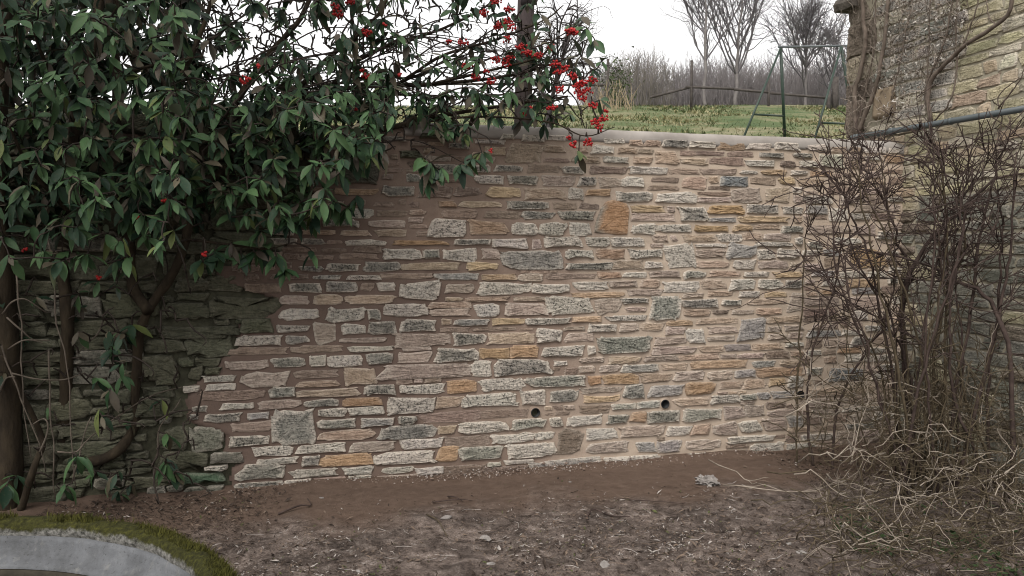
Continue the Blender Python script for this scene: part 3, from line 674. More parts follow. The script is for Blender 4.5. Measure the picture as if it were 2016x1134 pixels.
# ------------------------------------------------------------------ the big evergreen shrub with red berries
erng = np.random.default_rng(33)
def leaf_material(name, c1, c2, back):
    m, nd, lk, b = mat_new(name)
    g = nd.new("ShaderNodeNewGeometry"); oi = nd.new("ShaderNodeObjectInfo")
    rnd = math_n(nd, lk, 'FRACT', math_n(nd, lk, 'ADD', g.outputs["Random Per Island"], oi.outputs["Random"]))
    n = noise_node(nd, lk, 30, 3, .6)
    f = math_n(nd, lk, 'ADD', math_n(nd, lk, 'MULTIPLY', rnd, .8), math_n(nd, lk, 'MULTIPLY', math_n(nd, lk, 'SUBTRACT', n, .5), .7))
    c = ramp(nd, lk, f, [(.0, c1), (.85, c2)])
    sp_ = noise_node(nd, lk, 95, 3, .6); c = mixc(nd, lk, math_n(nd, lk, 'MULTIPLY', ramp(nd, lk, sp_, [(.60, 0), (.68, 1)]), .6), c, (.07, .05, .025))
    c = mixc(nd, lk, g.outputs["Backfacing"], c, back)
    lk.new(c, b.inputs["Base Color"]); b.inputs["Roughness"].default_value = .55
    b.inputs["Specular IOR Level"].default_value = .2
    bump(nd, lk, b, n, .25, .004)
    return m
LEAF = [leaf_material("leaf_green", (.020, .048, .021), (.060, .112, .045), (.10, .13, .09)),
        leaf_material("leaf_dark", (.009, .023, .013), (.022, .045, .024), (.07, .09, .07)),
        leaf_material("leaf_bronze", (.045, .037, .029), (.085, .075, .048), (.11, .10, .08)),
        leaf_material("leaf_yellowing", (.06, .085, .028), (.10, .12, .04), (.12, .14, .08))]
def leaf_shape(curl, fold, wd):
    """a pointed oval leaf along +y, 1 long, upper side +z"""
    t = np.array([0, .10, .30, .55, .80, 1.0]); w = np.array([.012, .30, .80, 1.0, .62, .02]) * wd / 2
    z = -curl * t ** 2
    v = []
    for tt, ww, zz in zip(t, w, z): v += [(-ww, tt, zz + fold * ww), (0, tt, zz), (ww, tt, zz + fold * ww)]
    q = []
    for k in range(5): q += [(3 * k, 3 * k + 1, 3 * k + 4, 3 * k + 3), (3 * k + 1, 3 * k + 2, 3 * k + 5, 3 * k + 4)]
    return np.array(v), np.array(q)
LSH = [leaf_shape(.10, .35, .38), leaf_shape(.22, .25, .33), leaf_shape(.05, .55, .42), leaf_shape(.40, .3, .29), leaf_shape(.62, .7, .30), leaf_shape(-.12, .2, .36)]
LEAVES = []          # (pos, 3x3 axes, length, shape, material)
def add_leaf(p, d, nrm, ln, mat=None):
    d = unit(d); n = unit(nrm - d * np.dot(nrm, d)); x = np.cross(d, n)
    if mat is None: mat = int(erng.choice(4, p=[.56, .26, .13, .05]))
    LEAVES.append((np.asarray(p, float), np.stack([x, d, n], 1), ln, int(erng.choice(6, p=[.26, .22, .18, .16, .08, .10])), mat))
TIPS = []            # attraction points for twigs
def rosette(p, d, n=None, size=.115, droop=.55, mats=None, face=None):
    n = n or int(erng.integers(5, 9)); d = unit(d); p = np.asarray(p, float)
    a0 = erng.uniform(0, 6.28); ref = unit(np.cross(d, [.3, .2, .9])); ref2 = np.cross(d, ref)
    for k in range(n):
        a = a0 + k * 2.4 + erng.normal(0, .2)
        rad = ref * math.cos(a) + ref2 * math.sin(a)
        ld = unit(d * erng.uniform(.1, .7) + rad * erng.uniform(.6, 1.0) + np.array([0, 0, -droop * erng.uniform(.6, 1.6)]))
        nr = np.array([0, -.55, .75]) + rad * .25 + erng.normal(0, .28, 3)
        add_leaf(p - d * erng.uniform(0, .05), ld, nr, size * erng.uniform(.55, 1.25), None if mats is None else int(erng.choice(mats)))
    TIPS.append((p, d))

shrub = thing("evergreen_shrub", "large evergreen shrub with drooping dark green leaves and red berries leaning over the wall", "shrub", tuple(P(130, 985, 4.55) * [1, 1, 0]))
SO = np.array(shrub.location)
BARK = simple_mat("shrub_bark", (.014, .010, .007), (.045, .034, .021), 16, .92, .8, .02, stretch=(1, 1, .35))
TWIGM = simple_mat("shrub_twig", (.018, .014, .012), (.045, .034, .027), 22, .8, .3, .005)
PALE_TW = simple_mat("shrub_pale_stem", (.055, .044, .034), (.13, .107, .085), 14, .85, .4, .006)
NODES = []; NR = []
def limb(ctrl, r0, r1, name="branch", mat=None, n=22, sides=8):
    c = np.array([P(*p) for p in ctrl]); c = spline(c, n)
    k = np.linspace(0, 1, n); c += .012 * np.stack([fbm(c, 5, 1 + r0 * 50, 2), fbm(c, 5, 7 + r0 * 30, 2), 0 * k], 1)
    rad = r0 + (r1 - r0) * k; rad = rad * (1 + .22 * fbm(c, 16, 3, 3)); rad[0] *= 1.35 if name == 'trunk' else 1
    m = MB(); m.tube(c - SO, rad, sides); m.build(name, mat or BARK, shrub)
    NODES.extend(c.tolist()); NR.extend(rad.tolist())
limb([(14, 1030, 4.45), (20, 860, 4.4), (8, 600, 4.35), (-10, 300, 4.3), (10, 0, 4.35), (30, -250, 4.4)], .075, .035, "trunk", n=30, sides=10)
limb([(118, 985, 4.6), (128, 800, 4.55), (133, 640, 4.5), (122, 520, 4.5), (140, 380, 4.5), (150, 200, 4.5), (190, 40, 4.6), (210, -200, 4.6)], .040, .024, "trunk", n=32, sides=10)
limb([(150, 912, 4.6), (200, 905, 4.52), (240, 880, 4.55), (268, 830, 4.64), (268, 760, 4.62), (272, 680, 4.6), (292, 610, 4.56), (345, 530, 4.5), (370, 430, 4.45), (372, 330, 4.5), (330, 180, 4.6), (240, 60, 4.7), (225, -150, 4.75)], .032, .022, "trunk", n=44, sides=10)
limb([(292, 612, 4.52), (262, 560, 4.6), (250, 440, 4.6), (232, 280, 4.55), (228, 120, 4.5), (205, -40, 4.5)], .034, .02)
limb([(40, 1010, 4.4), (62, 930, 4.35), (80, 860, 4.4), (40, 770, 4.3), (5, 700, 4.2)], .020, .012)
limb([(372, 380, 4.5), (450, 330, 4.75), (560, 292, 4.9), (680, 270, 4.96), (790, 246, 5.0), (880, 226, 5.05), (1010, 205, 5.05), (1120, 190, 5.0)], .032, .006, n=34)
limb([(372, 330, 4.55), (450, 250, 4.8), (560, 200, 5.0), (700, 172, 5.1), (850, 166, 5.15), (985, 152, 5.1), (1080, 128, 5.05), (1140, 108, 5.0)], .026, .004, n=34)
limb([(500, 225, 4.9), (620, 200, 5.1), (700, 185, 5.15), (830, 188, 5.2), (950, 190, 5.2), (1040, 178, 5.15), (1150, 150, 5.1)], .014, .003, n=28)
limb([(420, 270, 4.7), (520, 120, 4.9), (600, 20, 5.0), (640, -120, 5.1)], .022, .010)
limb([(560, 200, 5.0), (640, 120, 5.0), (735, 40, 4.95), (800, -60, 4.9)], .017, .006)
limb([(640, 185, 5.05), (720, 110, 5.1), (860, 60, 5.1), (960, 10, 5.05), (1010, -40, 5.0)], .013, .004)
limb([(700, 175, 5.05), (700, 90, 5.0), (690, 0, 4.95), (700, -100, 4.9)], .014, .008)
limb([(330, 200, 4.6), (390, 80, 4.7), (430, -60, 4.8)], .02, .010)
limb([(780, 168, 5.1), (870, 110, 5.0), (985, 75, 4.95), (1070, 40, 4.9), (1110, 10, 4.9)], .011, .003)
limb([(850, 166, 5.1), (960, 140, 5.0), (1060, 112, 4.95), (1090, 80, 4.95), (1130, 55, 4.9)], .010, .003)
limb([(800, 246, 4.98), (930, 230, 4.92), (1080, 240, 4.88), (1150, 268, 4.85), (1210, 250, 4.85)], .008, .0025)
limb([(760, 262, 4.95), (690, 300, 4.8), (620, 330, 4.7)], .009, .003)
limb([(360, 470, 4.45), (440, 480, 4.45), (520, 490, 4.5), (570, 480, 4.5)], .009, .003)
limb([(372, 410, 4.5), (470, 385, 4.5), (560, 375, 4.6), (650, 385, 4.7)], .010, .003)
limb([(140, 420, 4.45), (60, 330, 4.2), (20, 250, 4.0)], .016, .005)
limb([(150, 300, 4.45), (250, 280, 4.2), (330, 270, 4.1)], .013, .004)
limb([(150, 200, 4.5), (90, 120, 4.2), (60, 30, 4.05)], .014, .005)
limb([(230, 150, 4.5), (300, 130, 4.3), (400, 110, 4.3)], .012, .004)
# thin pale suckers below
for c in ([(95, 470, 4.3), (108, 560, 4.28), (112, 640, 4.25), (132, 720, 4.22), (140, 850, 4.2), (150, 960, 4.2)],
          [(33, 540, 4.25), (42, 640, 4.25), (46, 760, 4.22), (60, 900, 4.2)], [(97, 690, 4.2), (98, 800, 4.2), (105, 900, 4.2), (108, 985, 4.25)],
          [(0, 618, 4.1), (22, 596, 4.1), (45, 588, 4.12), (70, 600, 4.15), (95, 616, 4.2)], [(10, 625, 4.1), (40, 650, 4.1), (62, 668, 4.15), (97, 670, 4.2)],
          [(15, 688, 4.1), (40, 672, 4.1), (62, 670, 4.12), (84, 676, 4.15)], [(25, 735, 4.15), (70, 745, 4.15), (120, 748, 4.2), (165, 735, 4.3)],
          [(0, 680, 4.1), (20, 730, 4.1), (40, 775, 4.12), (70, 860, 4.15), (90, 930, 4.2)], [(205, 630, 4.5), (190, 660, 4.45), (170, 678, 4.45), (155, 695, 4.45)],
          [(75, 890, 4.15), (92, 845, 4.15), (85, 825, 4.15), (62, 838, 4.15)], [(110, 890, 4.15), (150, 890, 4.2), (170, 870, 4.25), (200, 845, 4.4), (270, 835, 4.5)],
          [(200, 842, 4.35), (240, 815, 4.45), (300, 778, 4.6), (370, 760, 4.7), (415, 755, 4.75)], [(145, 945, 4.25), (165, 860, 4.3), (180, 820, 4.35)],
          [(0, 770, 4.1), (12, 745, 4.1), (30, 742, 4.1)], [(310, 890, 4.6), (316, 840, 4.6), (345, 800, 4.65), (355, 785, 4.68)]):
    limb(c, .0050, .0026, "sucker", PALE_TW, n=16, sides=6)

# leaf sprays: where the photo shows them, each at its own distance
def spray_field(n, x0, x1, y0, y1, d0, d1, size=.115, dirn=(0, -.5, -.2), mask=None, mats=None, nn=None):
    k = 0; tries = 0
    while k < n and tries < n * 20:
        tries += 1
        x, y = erng.uniform(x0, x1), erng.uniform(y0, y1)
        if mask is not None and not mask(x, y): continue
        rosette(P(x, y, erng.uniform(d0, d1)), np.array(dirn) + erng.normal(0, .35, 3), nn, size, mats=mats); k += 1
lower = lambda x, y: y < np.interp(x, [0, 120, 200, 300, 380, 450, 520, 560, 640, 700, 770], [520, 540, 515, 500, 430, 430, 470, 440, 415, 340, 290])
spray_field(195, -30, 370, -20, 560, 3.75, 4.4, .106, mask=lower)
spray_field(190, 300, 770, 170, 480, 4.15, 4.75, .104, mask=lower)
spray_field(150, 330, 780, -20, 230, 4.3, 5.0, .095, mats=[0, 0, 1, 1, 2])
spray_field(95, 700, 1120, -10, 240, 4.7, 5.2, .092, mats=[0, 0, 1, 1, 2], nn=5)
spray_field(44, 680, 1010, 175, 262, 4.72, 4.98, .096, mats=[0, 0, 1, 2], nn=5)
spray_field(16, 1040, 1190, 30, 250, 4.8, 5.05, .110, mats=[0, 1, 2], nn=4)
for x, y, d, n_ in ((850, 320, 4.62, 8), (843, 352, 4.66, 7), (905, 325, 4.7, 6), (945, 300, 4.75, 6), (920, 265, 4.85, 5), (870, 240, 4.9, 6), (660, 398, 4.62, 6), (700, 392, 4.66, 4), (545, 512, 4.5, 8),
                    (500, 498, 4.48, 6), (425, 500, 4.4, 8), (455, 478, 4.42, 5), (240, 510, 4.2, 7), (190, 555, 4.3, 3), (275, 465, 4.3, 5), (612, 500, 4.62, 4), (740, 280, 4.75, 3), (690, 300, 4.7, 4), (1140, 305, 4.83, 4),
                    (520, 488, 4.5, 6), (560, 530, 4.52, 6), (475, 508, 4.46, 5), (400, 515, 4.35, 6), (618, 428, 4.6, 6), (585, 440, 4.58, 5), (680, 408, 4.64, 6), (640, 388, 4.6, 6), (600, 345, 4.6, 7), (555, 350, 4.55, 7), (500, 345, 4.5, 7), (640, 330, 4.65, 5), (868, 338, 4.64, 6), (835, 310, 4.64, 5), (930, 312, 4.72, 5), (222, 690, 4.35, 6), (200, 820, 4.3, 5), (215, 770, 4.3, 3), (310, 795, 4.55, 4), (330, 860, 4.55, 5), (325, 910, 4.55, 6), (345, 930, 4.55, 4), (150, 900, 4.15, 3), (128, 965, 4.2, 5), (12, 960, 4.1, 4), (260, 640, 4.45, 4), (160, 660, 4.35, 3)):
    rosette(P(x, y, d), np.array([.1, -.5, -.3]) + erng.normal(0, .2, 3), n_, .122, droop=.8)
n_front = len(LEAVES)
TIPS_F = len(TIPS)
# the thick of the shrub: inner and rear foliage, and unseen growth above and beside the picture, added to shade the wall
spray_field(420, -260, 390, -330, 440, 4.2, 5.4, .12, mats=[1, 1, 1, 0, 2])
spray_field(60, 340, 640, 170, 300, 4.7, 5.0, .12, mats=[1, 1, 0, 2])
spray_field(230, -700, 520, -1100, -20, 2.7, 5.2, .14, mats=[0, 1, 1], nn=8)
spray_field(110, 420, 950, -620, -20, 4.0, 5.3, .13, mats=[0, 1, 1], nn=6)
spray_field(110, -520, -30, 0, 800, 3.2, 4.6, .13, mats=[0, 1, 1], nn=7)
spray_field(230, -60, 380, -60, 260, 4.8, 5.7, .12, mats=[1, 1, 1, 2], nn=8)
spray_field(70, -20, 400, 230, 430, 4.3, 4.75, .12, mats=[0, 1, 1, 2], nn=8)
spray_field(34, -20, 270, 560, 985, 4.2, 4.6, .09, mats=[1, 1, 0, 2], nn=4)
# bare tips for the tangle against the sky
BARE = []
for _ in range(900):
    x, y = 380 + 780 * erng.random() ** 1.35, erng.uniform(-20, 250)
    if y < np.interp(x, [380, 900, 1160], [-20, -20, 60]): continue
    BARE.append((P(x, y, erng.uniform(4.8, 5.4)), unit(erng.normal(0, 1, 3) + [.5, 0, .2])))
for _ in range(110):
    x, y = erng.uniform(560, 900), erng.uniform(170, 310)
    BARE.append((P(x, y, erng.uniform(4.75, 5.0)), unit(erng.normal(0, 1, 3) + [.8, 0, -.1])))
for _ in range(260):
    x, y = erng.uniform(340, 720), erng.uniform(-20, 210)
    BARE.append((P(x, y, erng.uniform(4.7, 5.3)), unit(erng.normal(0, 1, 3) + [.3, 0, .3])))
for _ in range(170):
    x, y = erng.uniform(0, 400), erng.uniform(420, 980)
    BARE.append((P(x, y, erng.uniform(4.3, 4.6)), unit(erng.normal(0, 1, 3))))

# berries
BERRY_XY = [(723,63),(757,48),(662,15),(688,2),(667,29),(911,83),(885,82),(952,25),(976,3),(981,51),(999,42),(1009,54),(997,76),(1003,19),(976,118),(1003,116),(996,123),(1027,92),(1037,104),(1058,109),(920,131),(939,152),(957,141),(967,161),(1085,94),(1127,64),(1092,126),(1113,132),(1100,141),(1128,150),(1146,164),(1140,182),(1146,193),(1167,207),(1165,156),(1101,176),(1045,213),(1033,225),(1088,213),(1173,240),(1188,234),(1193,219),(1128,284),(1158,280),(1121,271),(967,297),(722,150),(714,138),(787,147),(700,216),(734,226),(480,157),(507,130),(238,223),(270,428),(322,395),(402,500),(48,492),(193,548),(1156,180),(1135,170),(1122,60),(1180,250)]
SMALL = {(757,48),(885,82),(787,147),(700,216),(734,226),(238,223),(270,428),(322,395),(402,500),(48,492),(193,548),(967,297),(507,130),(1033,225),(1045,213),(1121,271),(1193,219),(714,138),(957,141)}
bm_, bn_, bl_, bb2 = mat_new("berry_red")
bf = noise_node(bn_, bl_, 40, 2); bl_.new(ramp(bn_, bl_, bf, [(.3, (.20, .008, .010)), (.7, (.37, .016, .014))]), bb2.inputs["Base Color"])
bb2.inputs["Roughness"].default_value = .35; bb2.inputs["Specular IOR Level"].default_value = .25
def ball(r, k=7, m=5):
    v = [(0, 0, r)]
    for i in range(1, m):
        a = math.pi * i / m
        for j in range(k): v.append((r * math.sin(a) * math.cos(2 * math.pi * j / k), r * math.sin(a) * math.sin(2 * math.pi * j / k), r * math.cos(a)))
    v.append((0, 0, -r)); q = []; t = []
    for i in range(m - 2):
        for j in range(k): q.append((1 + i * k + j, 1 + (i + 1) * k + j, 1 + (i + 1) * k + (j + 1) % k, 1 + i * k + (j + 1) % k))
    for j in range(k): t += [(0, 1 + j, 1 + (j + 1) % k), (len(v) - 1, 1 + (m - 2) * k + (j + 1) % k, 1 + (m - 2) * k + j)]
    return np.array(v), np.array(q), np.array(t)
BV, BQ, BT = ball(1.0)
BDEP = {}
for x, y in BERRY_XY:
    d = 4.78 if x > 900 else (4.6 if x > 600 else 4.1)
    if (x, y) in ((1128, 284), (1158, 280), (1121, 271), (967, 297)): d = 4.72
    c = P(x, y, d); small = (x, y) in SMALL
    m = MB(); nb_ = int(erng.integers(5, 9)) if small else int(erng.integers(18, 27)); sp = .016 if small else .032
    top = c + [0, .02, .035]
    for k in range(nb_):
        o = erng.normal(0, 1, 3); o = o / np.linalg.norm(o) * erng.uniform(.3, 1) * sp * np.array([1.15, 1, .72])
        m.add(BV * erng.uniform(.0058, .0076) + c + o - SO, BQ, BT)
        if k % 3 == 0: m.tube(np.array([top, c + o]) - SO, .0012, 3, mat=1, cap=False)
    m.build("berry_cluster", [bm_, TWIGM], shrub)
    BARE.append((top, np.array([.2, -.2, -.6])))

# twigs: every tip is joined to the nearest wood already grown
tw = MB()
NODES_A = np.array(NODES + [[0, 0, 0]] * 40000); NN = len(NODES)
def join(p, d, r0, bow=.12):
    global NN
    dist = np.linalg.norm(NODES_A[:NN] - p, axis=1); i = int(np.argmin(dist + (NODES_A[:NN, 2] > p[2] + .3) * .2 + .9 * np.clip(NODES_A[:NN, 0] - p[0], 0, 1))); a = NODES_A[i].copy(); L = dist[i]
    if L < .01: return
    mid = (a + p) / 2 + erng.normal(0, bow * L * .6, 3) + np.array([0, 0, .10 * L])
    q1 = p - unit(d) * L * .28
    c = spline([a, mid, q1, p], max(5, int(L / .045) + 3)); c[1:-1] += erng.normal(0, .0015, (len(c) - 2, 3))
    tw.tube(c - SO, np.linspace(r0, .0026, len(c)), 4, cap=False)
    k = len(c) - 1; NODES_A[NN:NN + k] = c[1:]; NN += k
for _ in range(150):                                    # long arching shoots
    a = NODES_A[erng.integers(NN)]; px = a[0] / a[1] * FPX + CX; py = HOR - (a[2] - CAM[2]) / a[1] * FPX
    if not (330 < px < 1050 and -60 < py < 290): continue
    L = erng.uniform(.35, .95); dv = unit([1.0, erng.normal(0, .25), erng.uniform(-.15, .75)])
    c = spline([a, a + dv * L * .5 + [0, 0, .05], a + dv * L + [0, 0, -.12 * L]], 16)
    if c[-1][0] / c[-1][1] * FPX + CX > 1190: continue
    tw.tube(c - SO, np.linspace(.0058, .0026, 16), 5, cap=False); NODES_A[NN:NN + 15] = c[1:]; NN += 15
allt = [(p, d, .0052) for p, d in TIPS] + [(p, d, .0062) for p, d in BARE]
base_nodes = np.array(NODES)
key = [np.min(np.linalg.norm(base_nodes - t[0], axis=1)) for t in allt]
for i in np.argsort(key): join(*allt[i])
tag(tw.build("twigs", TWIGM, shrub), kind="stuff")

# leaves: the 300 that show largest are parts of their own, the rest one mass
def leaf_score(L):
    p = L[0]; x = (p[0] / p[1]) * FPX + CX; y = HOR - (p[2] - CAM[2]) / p[1] * FPX
    if not (10 < x < 1210 and 5 < y < 1000): return -1
    return abs(L[1][1, 2]) * L[2] / p[1]
sc_l = np.array([leaf_score(L) if i < n_front else -1 for i, L in enumerate(LEAVES)])
top_l = set(np.argsort(-sc_l)[:300].tolist())
LME = {}
fol = MB()
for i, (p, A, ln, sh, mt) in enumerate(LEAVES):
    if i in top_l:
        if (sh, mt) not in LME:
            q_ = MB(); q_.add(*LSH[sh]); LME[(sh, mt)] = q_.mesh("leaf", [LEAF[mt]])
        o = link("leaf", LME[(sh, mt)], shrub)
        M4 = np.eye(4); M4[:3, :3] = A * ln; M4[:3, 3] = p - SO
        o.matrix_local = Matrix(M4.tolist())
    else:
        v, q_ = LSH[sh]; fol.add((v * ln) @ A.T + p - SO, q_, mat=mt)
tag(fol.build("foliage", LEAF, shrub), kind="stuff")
print("leaves", len(LEAVES), "nodes", NN)
# ------------------------------------------------------------------ bare winter shrub in the right corner
qrng = np.random.default_rng(77)
BR_DARK = simple_mat("winter_bark", (.024, .016, .014), (.070, .050, .042), 20, .85, .5, .008)
BR_OLIVE = simple_mat("olive_bark", (.035, .027, .017), (.090, .070, .044), 16, .88, .5, .008)
BR_PALE = simple_mat("dead_twig", (.12, .098, .076), (.30, .258, .212), 12, .88, .4, .006)

def branchlet(mb, c, r, depth, dens, wig=.28, mat=0, ln=.30, up=.03, rmin=.0025):
    """side twigs along polyline c"""
    k = len(c)
    for i in range(1, k):
        for _ in range(qrng.poisson(dens)):
            f = qrng.random(); p = c[i - 1] * (1 - f) + c[i] * f
            d0 = unit(c[i] - c[i - 1]); d = unit(d0 * .9 + qrng.normal(0, .62, 3))
            L = ln * qrng.uniform(.4, 1.2); n = max(4, int(L / .05))
            t = grow(p, d, L, n, wig, up, qrng)
            mb.tube(t, np.linspace(max(r * .6, rmin * 1.4), rmin, n + 1), 4, mat=mat, cap=False)
            if depth > 0: branchlet(mb, t, r * .6, depth - 1, dens * .58, wig, mat, ln * .55, up, rmin)

def bare_shrub(name, label, cat, base, stems, group=None):
    o = thing(name, label, cat, tuple(base)); return o
base = P(1812, 955, 4.95) * [1, 1, 0]
ws = bare_shrub("bare_shrub", "dense leafless shrub with dark purple-brown twigs in the corner before the stone building", "shrub", base, None)
WO = np.array(ws.location)
STEMS = [
 ([(1800, 950, 5.0), (1790, 740, 5.0), (1760, 655, 4.95), (1720, 622, 4.9), (1662, 585, 4.85), (1618, 540, 4.8)], .013, .003),
 ([(1795, 950, 5.05), (1780, 700, 5.05), (1778, 590, 5.0), (1798, 520, 4.95), (1835, 470, 4.9), (1885, 418, 4.85), (1960, 352, 4.8), (2030, 336, 4.75)], .026, .005),
 ([(1805, 950, 5.05), (1776, 650, 5.05), (1792, 540, 5.0), (1770, 480, 4.95), (1742, 400, 4.9), (1690, 330, 4.9)], .016, .003),
 ([(1830, 950, 5.0), (1862, 720, 4.95), (1864, 450, 4.9), (1850, 310, 4.9), (1842, 290, 4.9)], .013, .004),
 ([(1990, 960, 4.6), (1985, 700, 4.6), (1950, 592, 4.7), (1900, 560, 4.75), (1800, 515, 4.8), (1700, 490, 4.85), (1640, 476, 4.9)], .020, .003),
 ([(1770, 700, 5.0), (1745, 600, 4.95), (1716, 560, 4.85), (1680, 530, 4.8), (1640, 526, 4.75), (1580, 545, 4.7), (1500, 585, 4.7), (1432, 612, 4.7)], .009, .0015),
 ([(1568, 930, 5.45), (1572, 760, 5.4), (1578, 600, 5.35), (1586, 480, 5.3), (1592, 396, 5.3)], .009, .003),
 ([(1602, 930, 5.4), (1590, 800, 5.4), (1600, 700, 5.35), (1636, 590, 5.3), (1664, 460, 5.2), (1690, 395, 5.2)], .013, .003),
 ([(1640, 940, 5.3), (1650, 800, 5.3), (1705, 690, 5.2), (1742, 640, 5.1), (1765, 520, 5.1)], .012, .005),
 ([(1820, 950, 4.95), (1850, 640, 4.9), (1900, 480, 4.8), (1890, 380, 4.8), (1872, 300, 4.8)], .015, .004),
 ([(1850, 960, 4.9), (1905, 640, 4.8), (1930, 460, 4.75), (1960, 330, 4.7), (1962, 280, 4.7)], .015, .004),
 ([(1880, 960, 4.75), (1960, 660, 4.7), (1990, 480, 4.65), (2005, 300, 4.6)], .016, .004),
 ([(1760, 955, 5.1), (1740, 760, 5.1), (1700, 650, 5.0), (1650, 620, 4.95), (1590, 660, 4.9)], .010, .002),
 ([(1790, 955, 5.0), (1725, 560, 4.95), (1680, 430, 4.9), (1640, 345, 4.9), (1616, 340, 4.9)], .010, .003),
 ([(1780, 955, 5.0), (1740, 640, 5.0), (1690, 520, 5.0), (1665, 420, 5.0), (1665, 320, 5.0)], .009, .003),
 ([(1800, 955, 5.0), (1770, 560, 4.9), (1735, 330, 4.85), (1735, 300, 4.85)], .008, .003)]
for _ in range(12):
    x0 = qrng.uniform(1770, 1990); x1 = np.clip(x0 + qrng.normal(0, 90), 1640, 2060); dd = qrng.uniform(4.5, 5.0)
    STEMS.append(([(x0, 965, dd), ((x0 + x1) / 2 + qrng.normal(0, 30), 720, dd - .05), (x1, 480, dd - .1), (x1 + qrng.normal(0, 40), qrng.uniform(300, 380), dd - .15)], qrng.uniform(.008, .014), .003))
twd = MB(); two = MB()
for k, (ctrl, r0, r1) in enumerate(STEMS):
    n = 22; c = spline([P(*p) for p in ctrl], n); c[1:] += qrng.normal(0, .007, (n - 1, 3)); c[0][2] = min(c[0][2], -.02)
    m = MB(); m.tube(c - WO, np.linspace(r0 * .8, r1, n) * (1 + .15 * fbm(c, 15, 2, 2)), 7); m.build("stem", BR_OLIVE if k % 3 == 0 and k > 2 else BR_DARK, ws)
    dens = .45 if k in (6, 7, 5) else .74
    if k == 5: dens = .3
    branchlet(twd, c[7:] - WO, .0052, 2, dens, .12, 0, .36 if k != 5 else .16, .035)
    branchlet(two, c[2:9] - WO, .0045, 1, .6, .3, 0, .28, .02)
for _ in range(46):                                     # thin shoots crowding the base
    x0 = qrng.normal(1835, 55); dd = qrng.uniform(4.5, 5.1); p = P(x0, 960, dd); p[2] = -.01
    t = grow(p, [qrng.normal(0, .22), qrng.normal(0, .15), 1], qrng.uniform(.5, 1.2), 9, .10, .02, qrng)
    two.tube(t - WO, np.linspace(.0050, .0022, 10), 5, cap=False); branchlet(two, t[3:] - WO, .003, 0, .5, .2, 0, .16, .03)
tag(twd.build("dark_twigs", BR_DARK, ws), kind="stuff")
tag(two.build("olive_twigs", BR_OLIVE, ws), kind="stuff")

# pale dead canes thrown down and arching in front of it
brush = thing("brushwood", "pale dead canes and cut twigs tangled at the foot of the leafless shrub", "brushwood", tuple(P(1760, 1000, 4.4) * [1, 1, 0]))
HO = np.array(brush.location)
FIX = [[(1395, 905, 4.95), (1440, 925, 4.8), (1470, 945, 4.7), (1490, 950, 4.6)], [(1424, 955, 4.55), (1470, 958, 4.5), (1540, 968, 4.45), (1620, 962, 4.4), (1650, 945, 4.4), (1675, 922, 4.4)],
       [(1450, 955, 4.55), (1500, 955, 4.5), (1560, 968, 4.45), (1640, 960, 4.4), (1690, 928, 4.4)], [(1478, 985, 4.35), (1520, 985, 4.35), (1560, 985, 4.35), (1575, 970, 4.4)],
       [(1538, 1048, 4.1), (1585, 1010, 4.15), (1610, 985, 4.2), (1650, 955, 4.3), (1690, 930, 4.35)], [(1545, 870, 5.0), (1575, 866, 4.9), (1610, 876, 4.85), (1640, 885, 4.8)],
       [(1510, 768, 5.2), (1560, 778, 5.1), (1600, 790, 5.0)], [(1600, 792, 4.9), (1650, 786, 4.85), (1690, 800, 4.8), (1720, 820, 4.75), (1770, 812, 4.7)], [(1740, 830, 4.6), (1760, 800, 4.6), (1800, 775, 4.6), (1860, 755, 4.6), (1920, 740, 4.55)],
       [(1600, 822, 4.9), (1640, 815, 4.9), (1700, 790, 4.9)], [(1760, 900, 4.4), (1810, 905, 4.4), (1850, 930, 4.3), (1890, 935, 4.3)], [(1720, 985, 4.2), (1730, 960, 4.2), (1770, 945, 4.25), (1800, 950, 4.3)],
       [(1700, 1090, 3.9), (1740, 1040, 3.9), (1745, 1000, 4.0), (1800, 960, 4.1), (1835, 930, 4.1)], [(1668, 1095, 4.0), (1668, 1030, 4.05), (1676, 985, 4.1), (1720, 985, 4.15)], [(1905, 845, 4.3), (1950, 815, 4.3), (2000, 812, 4.25)],
       [(1930, 900, 4.1), (1990, 945, 4.0), (2020, 965, 4.0)], [(1960, 945, 4.0), (1990, 975, 3.95), (2000, 1010, 3.95)], [(1850, 1040, 3.9), (1930, 1035, 3.8), (1990, 1070, 3.75), (2010, 1120, 3.7)],
       [(1630, 610, 4.9), (1650, 700, 4.85), (1690, 790, 4.8)], [(1560, 700, 4.9), (1610, 740, 4.9), (1680, 790, 4.9), (1730, 815, 4.85)], [(1900, 870, 4.3), (1830, 830, 4.4), (1830, 890, 4.4)]]
for _ in range(120):
    x, y = qrng.uniform(1590, 2040), qrng.uniform(750, 1110); d = np.interp(y, [760, 900, 1110], [4.85, 4.35, 3.45]) + qrng.uniform(-.25, .15)
    L = qrng.uniform(30, 105); a = qrng.uniform(-.6, .6) if qrng.random() < .55 else qrng.uniform(-1.5, 1.5)
    pts = [(x + t * L * math.cos(a) + qrng.normal(0, 6), y + t * L * math.sin(a) - 22 * math.sin(math.pi * (t + 1) / 2) * qrng.uniform(-.4, 1) + qrng.normal(0, 4), d + qrng.normal(0, .05)) for t in (-1, -.4, .3, 1)]
    FIX.append(pts)
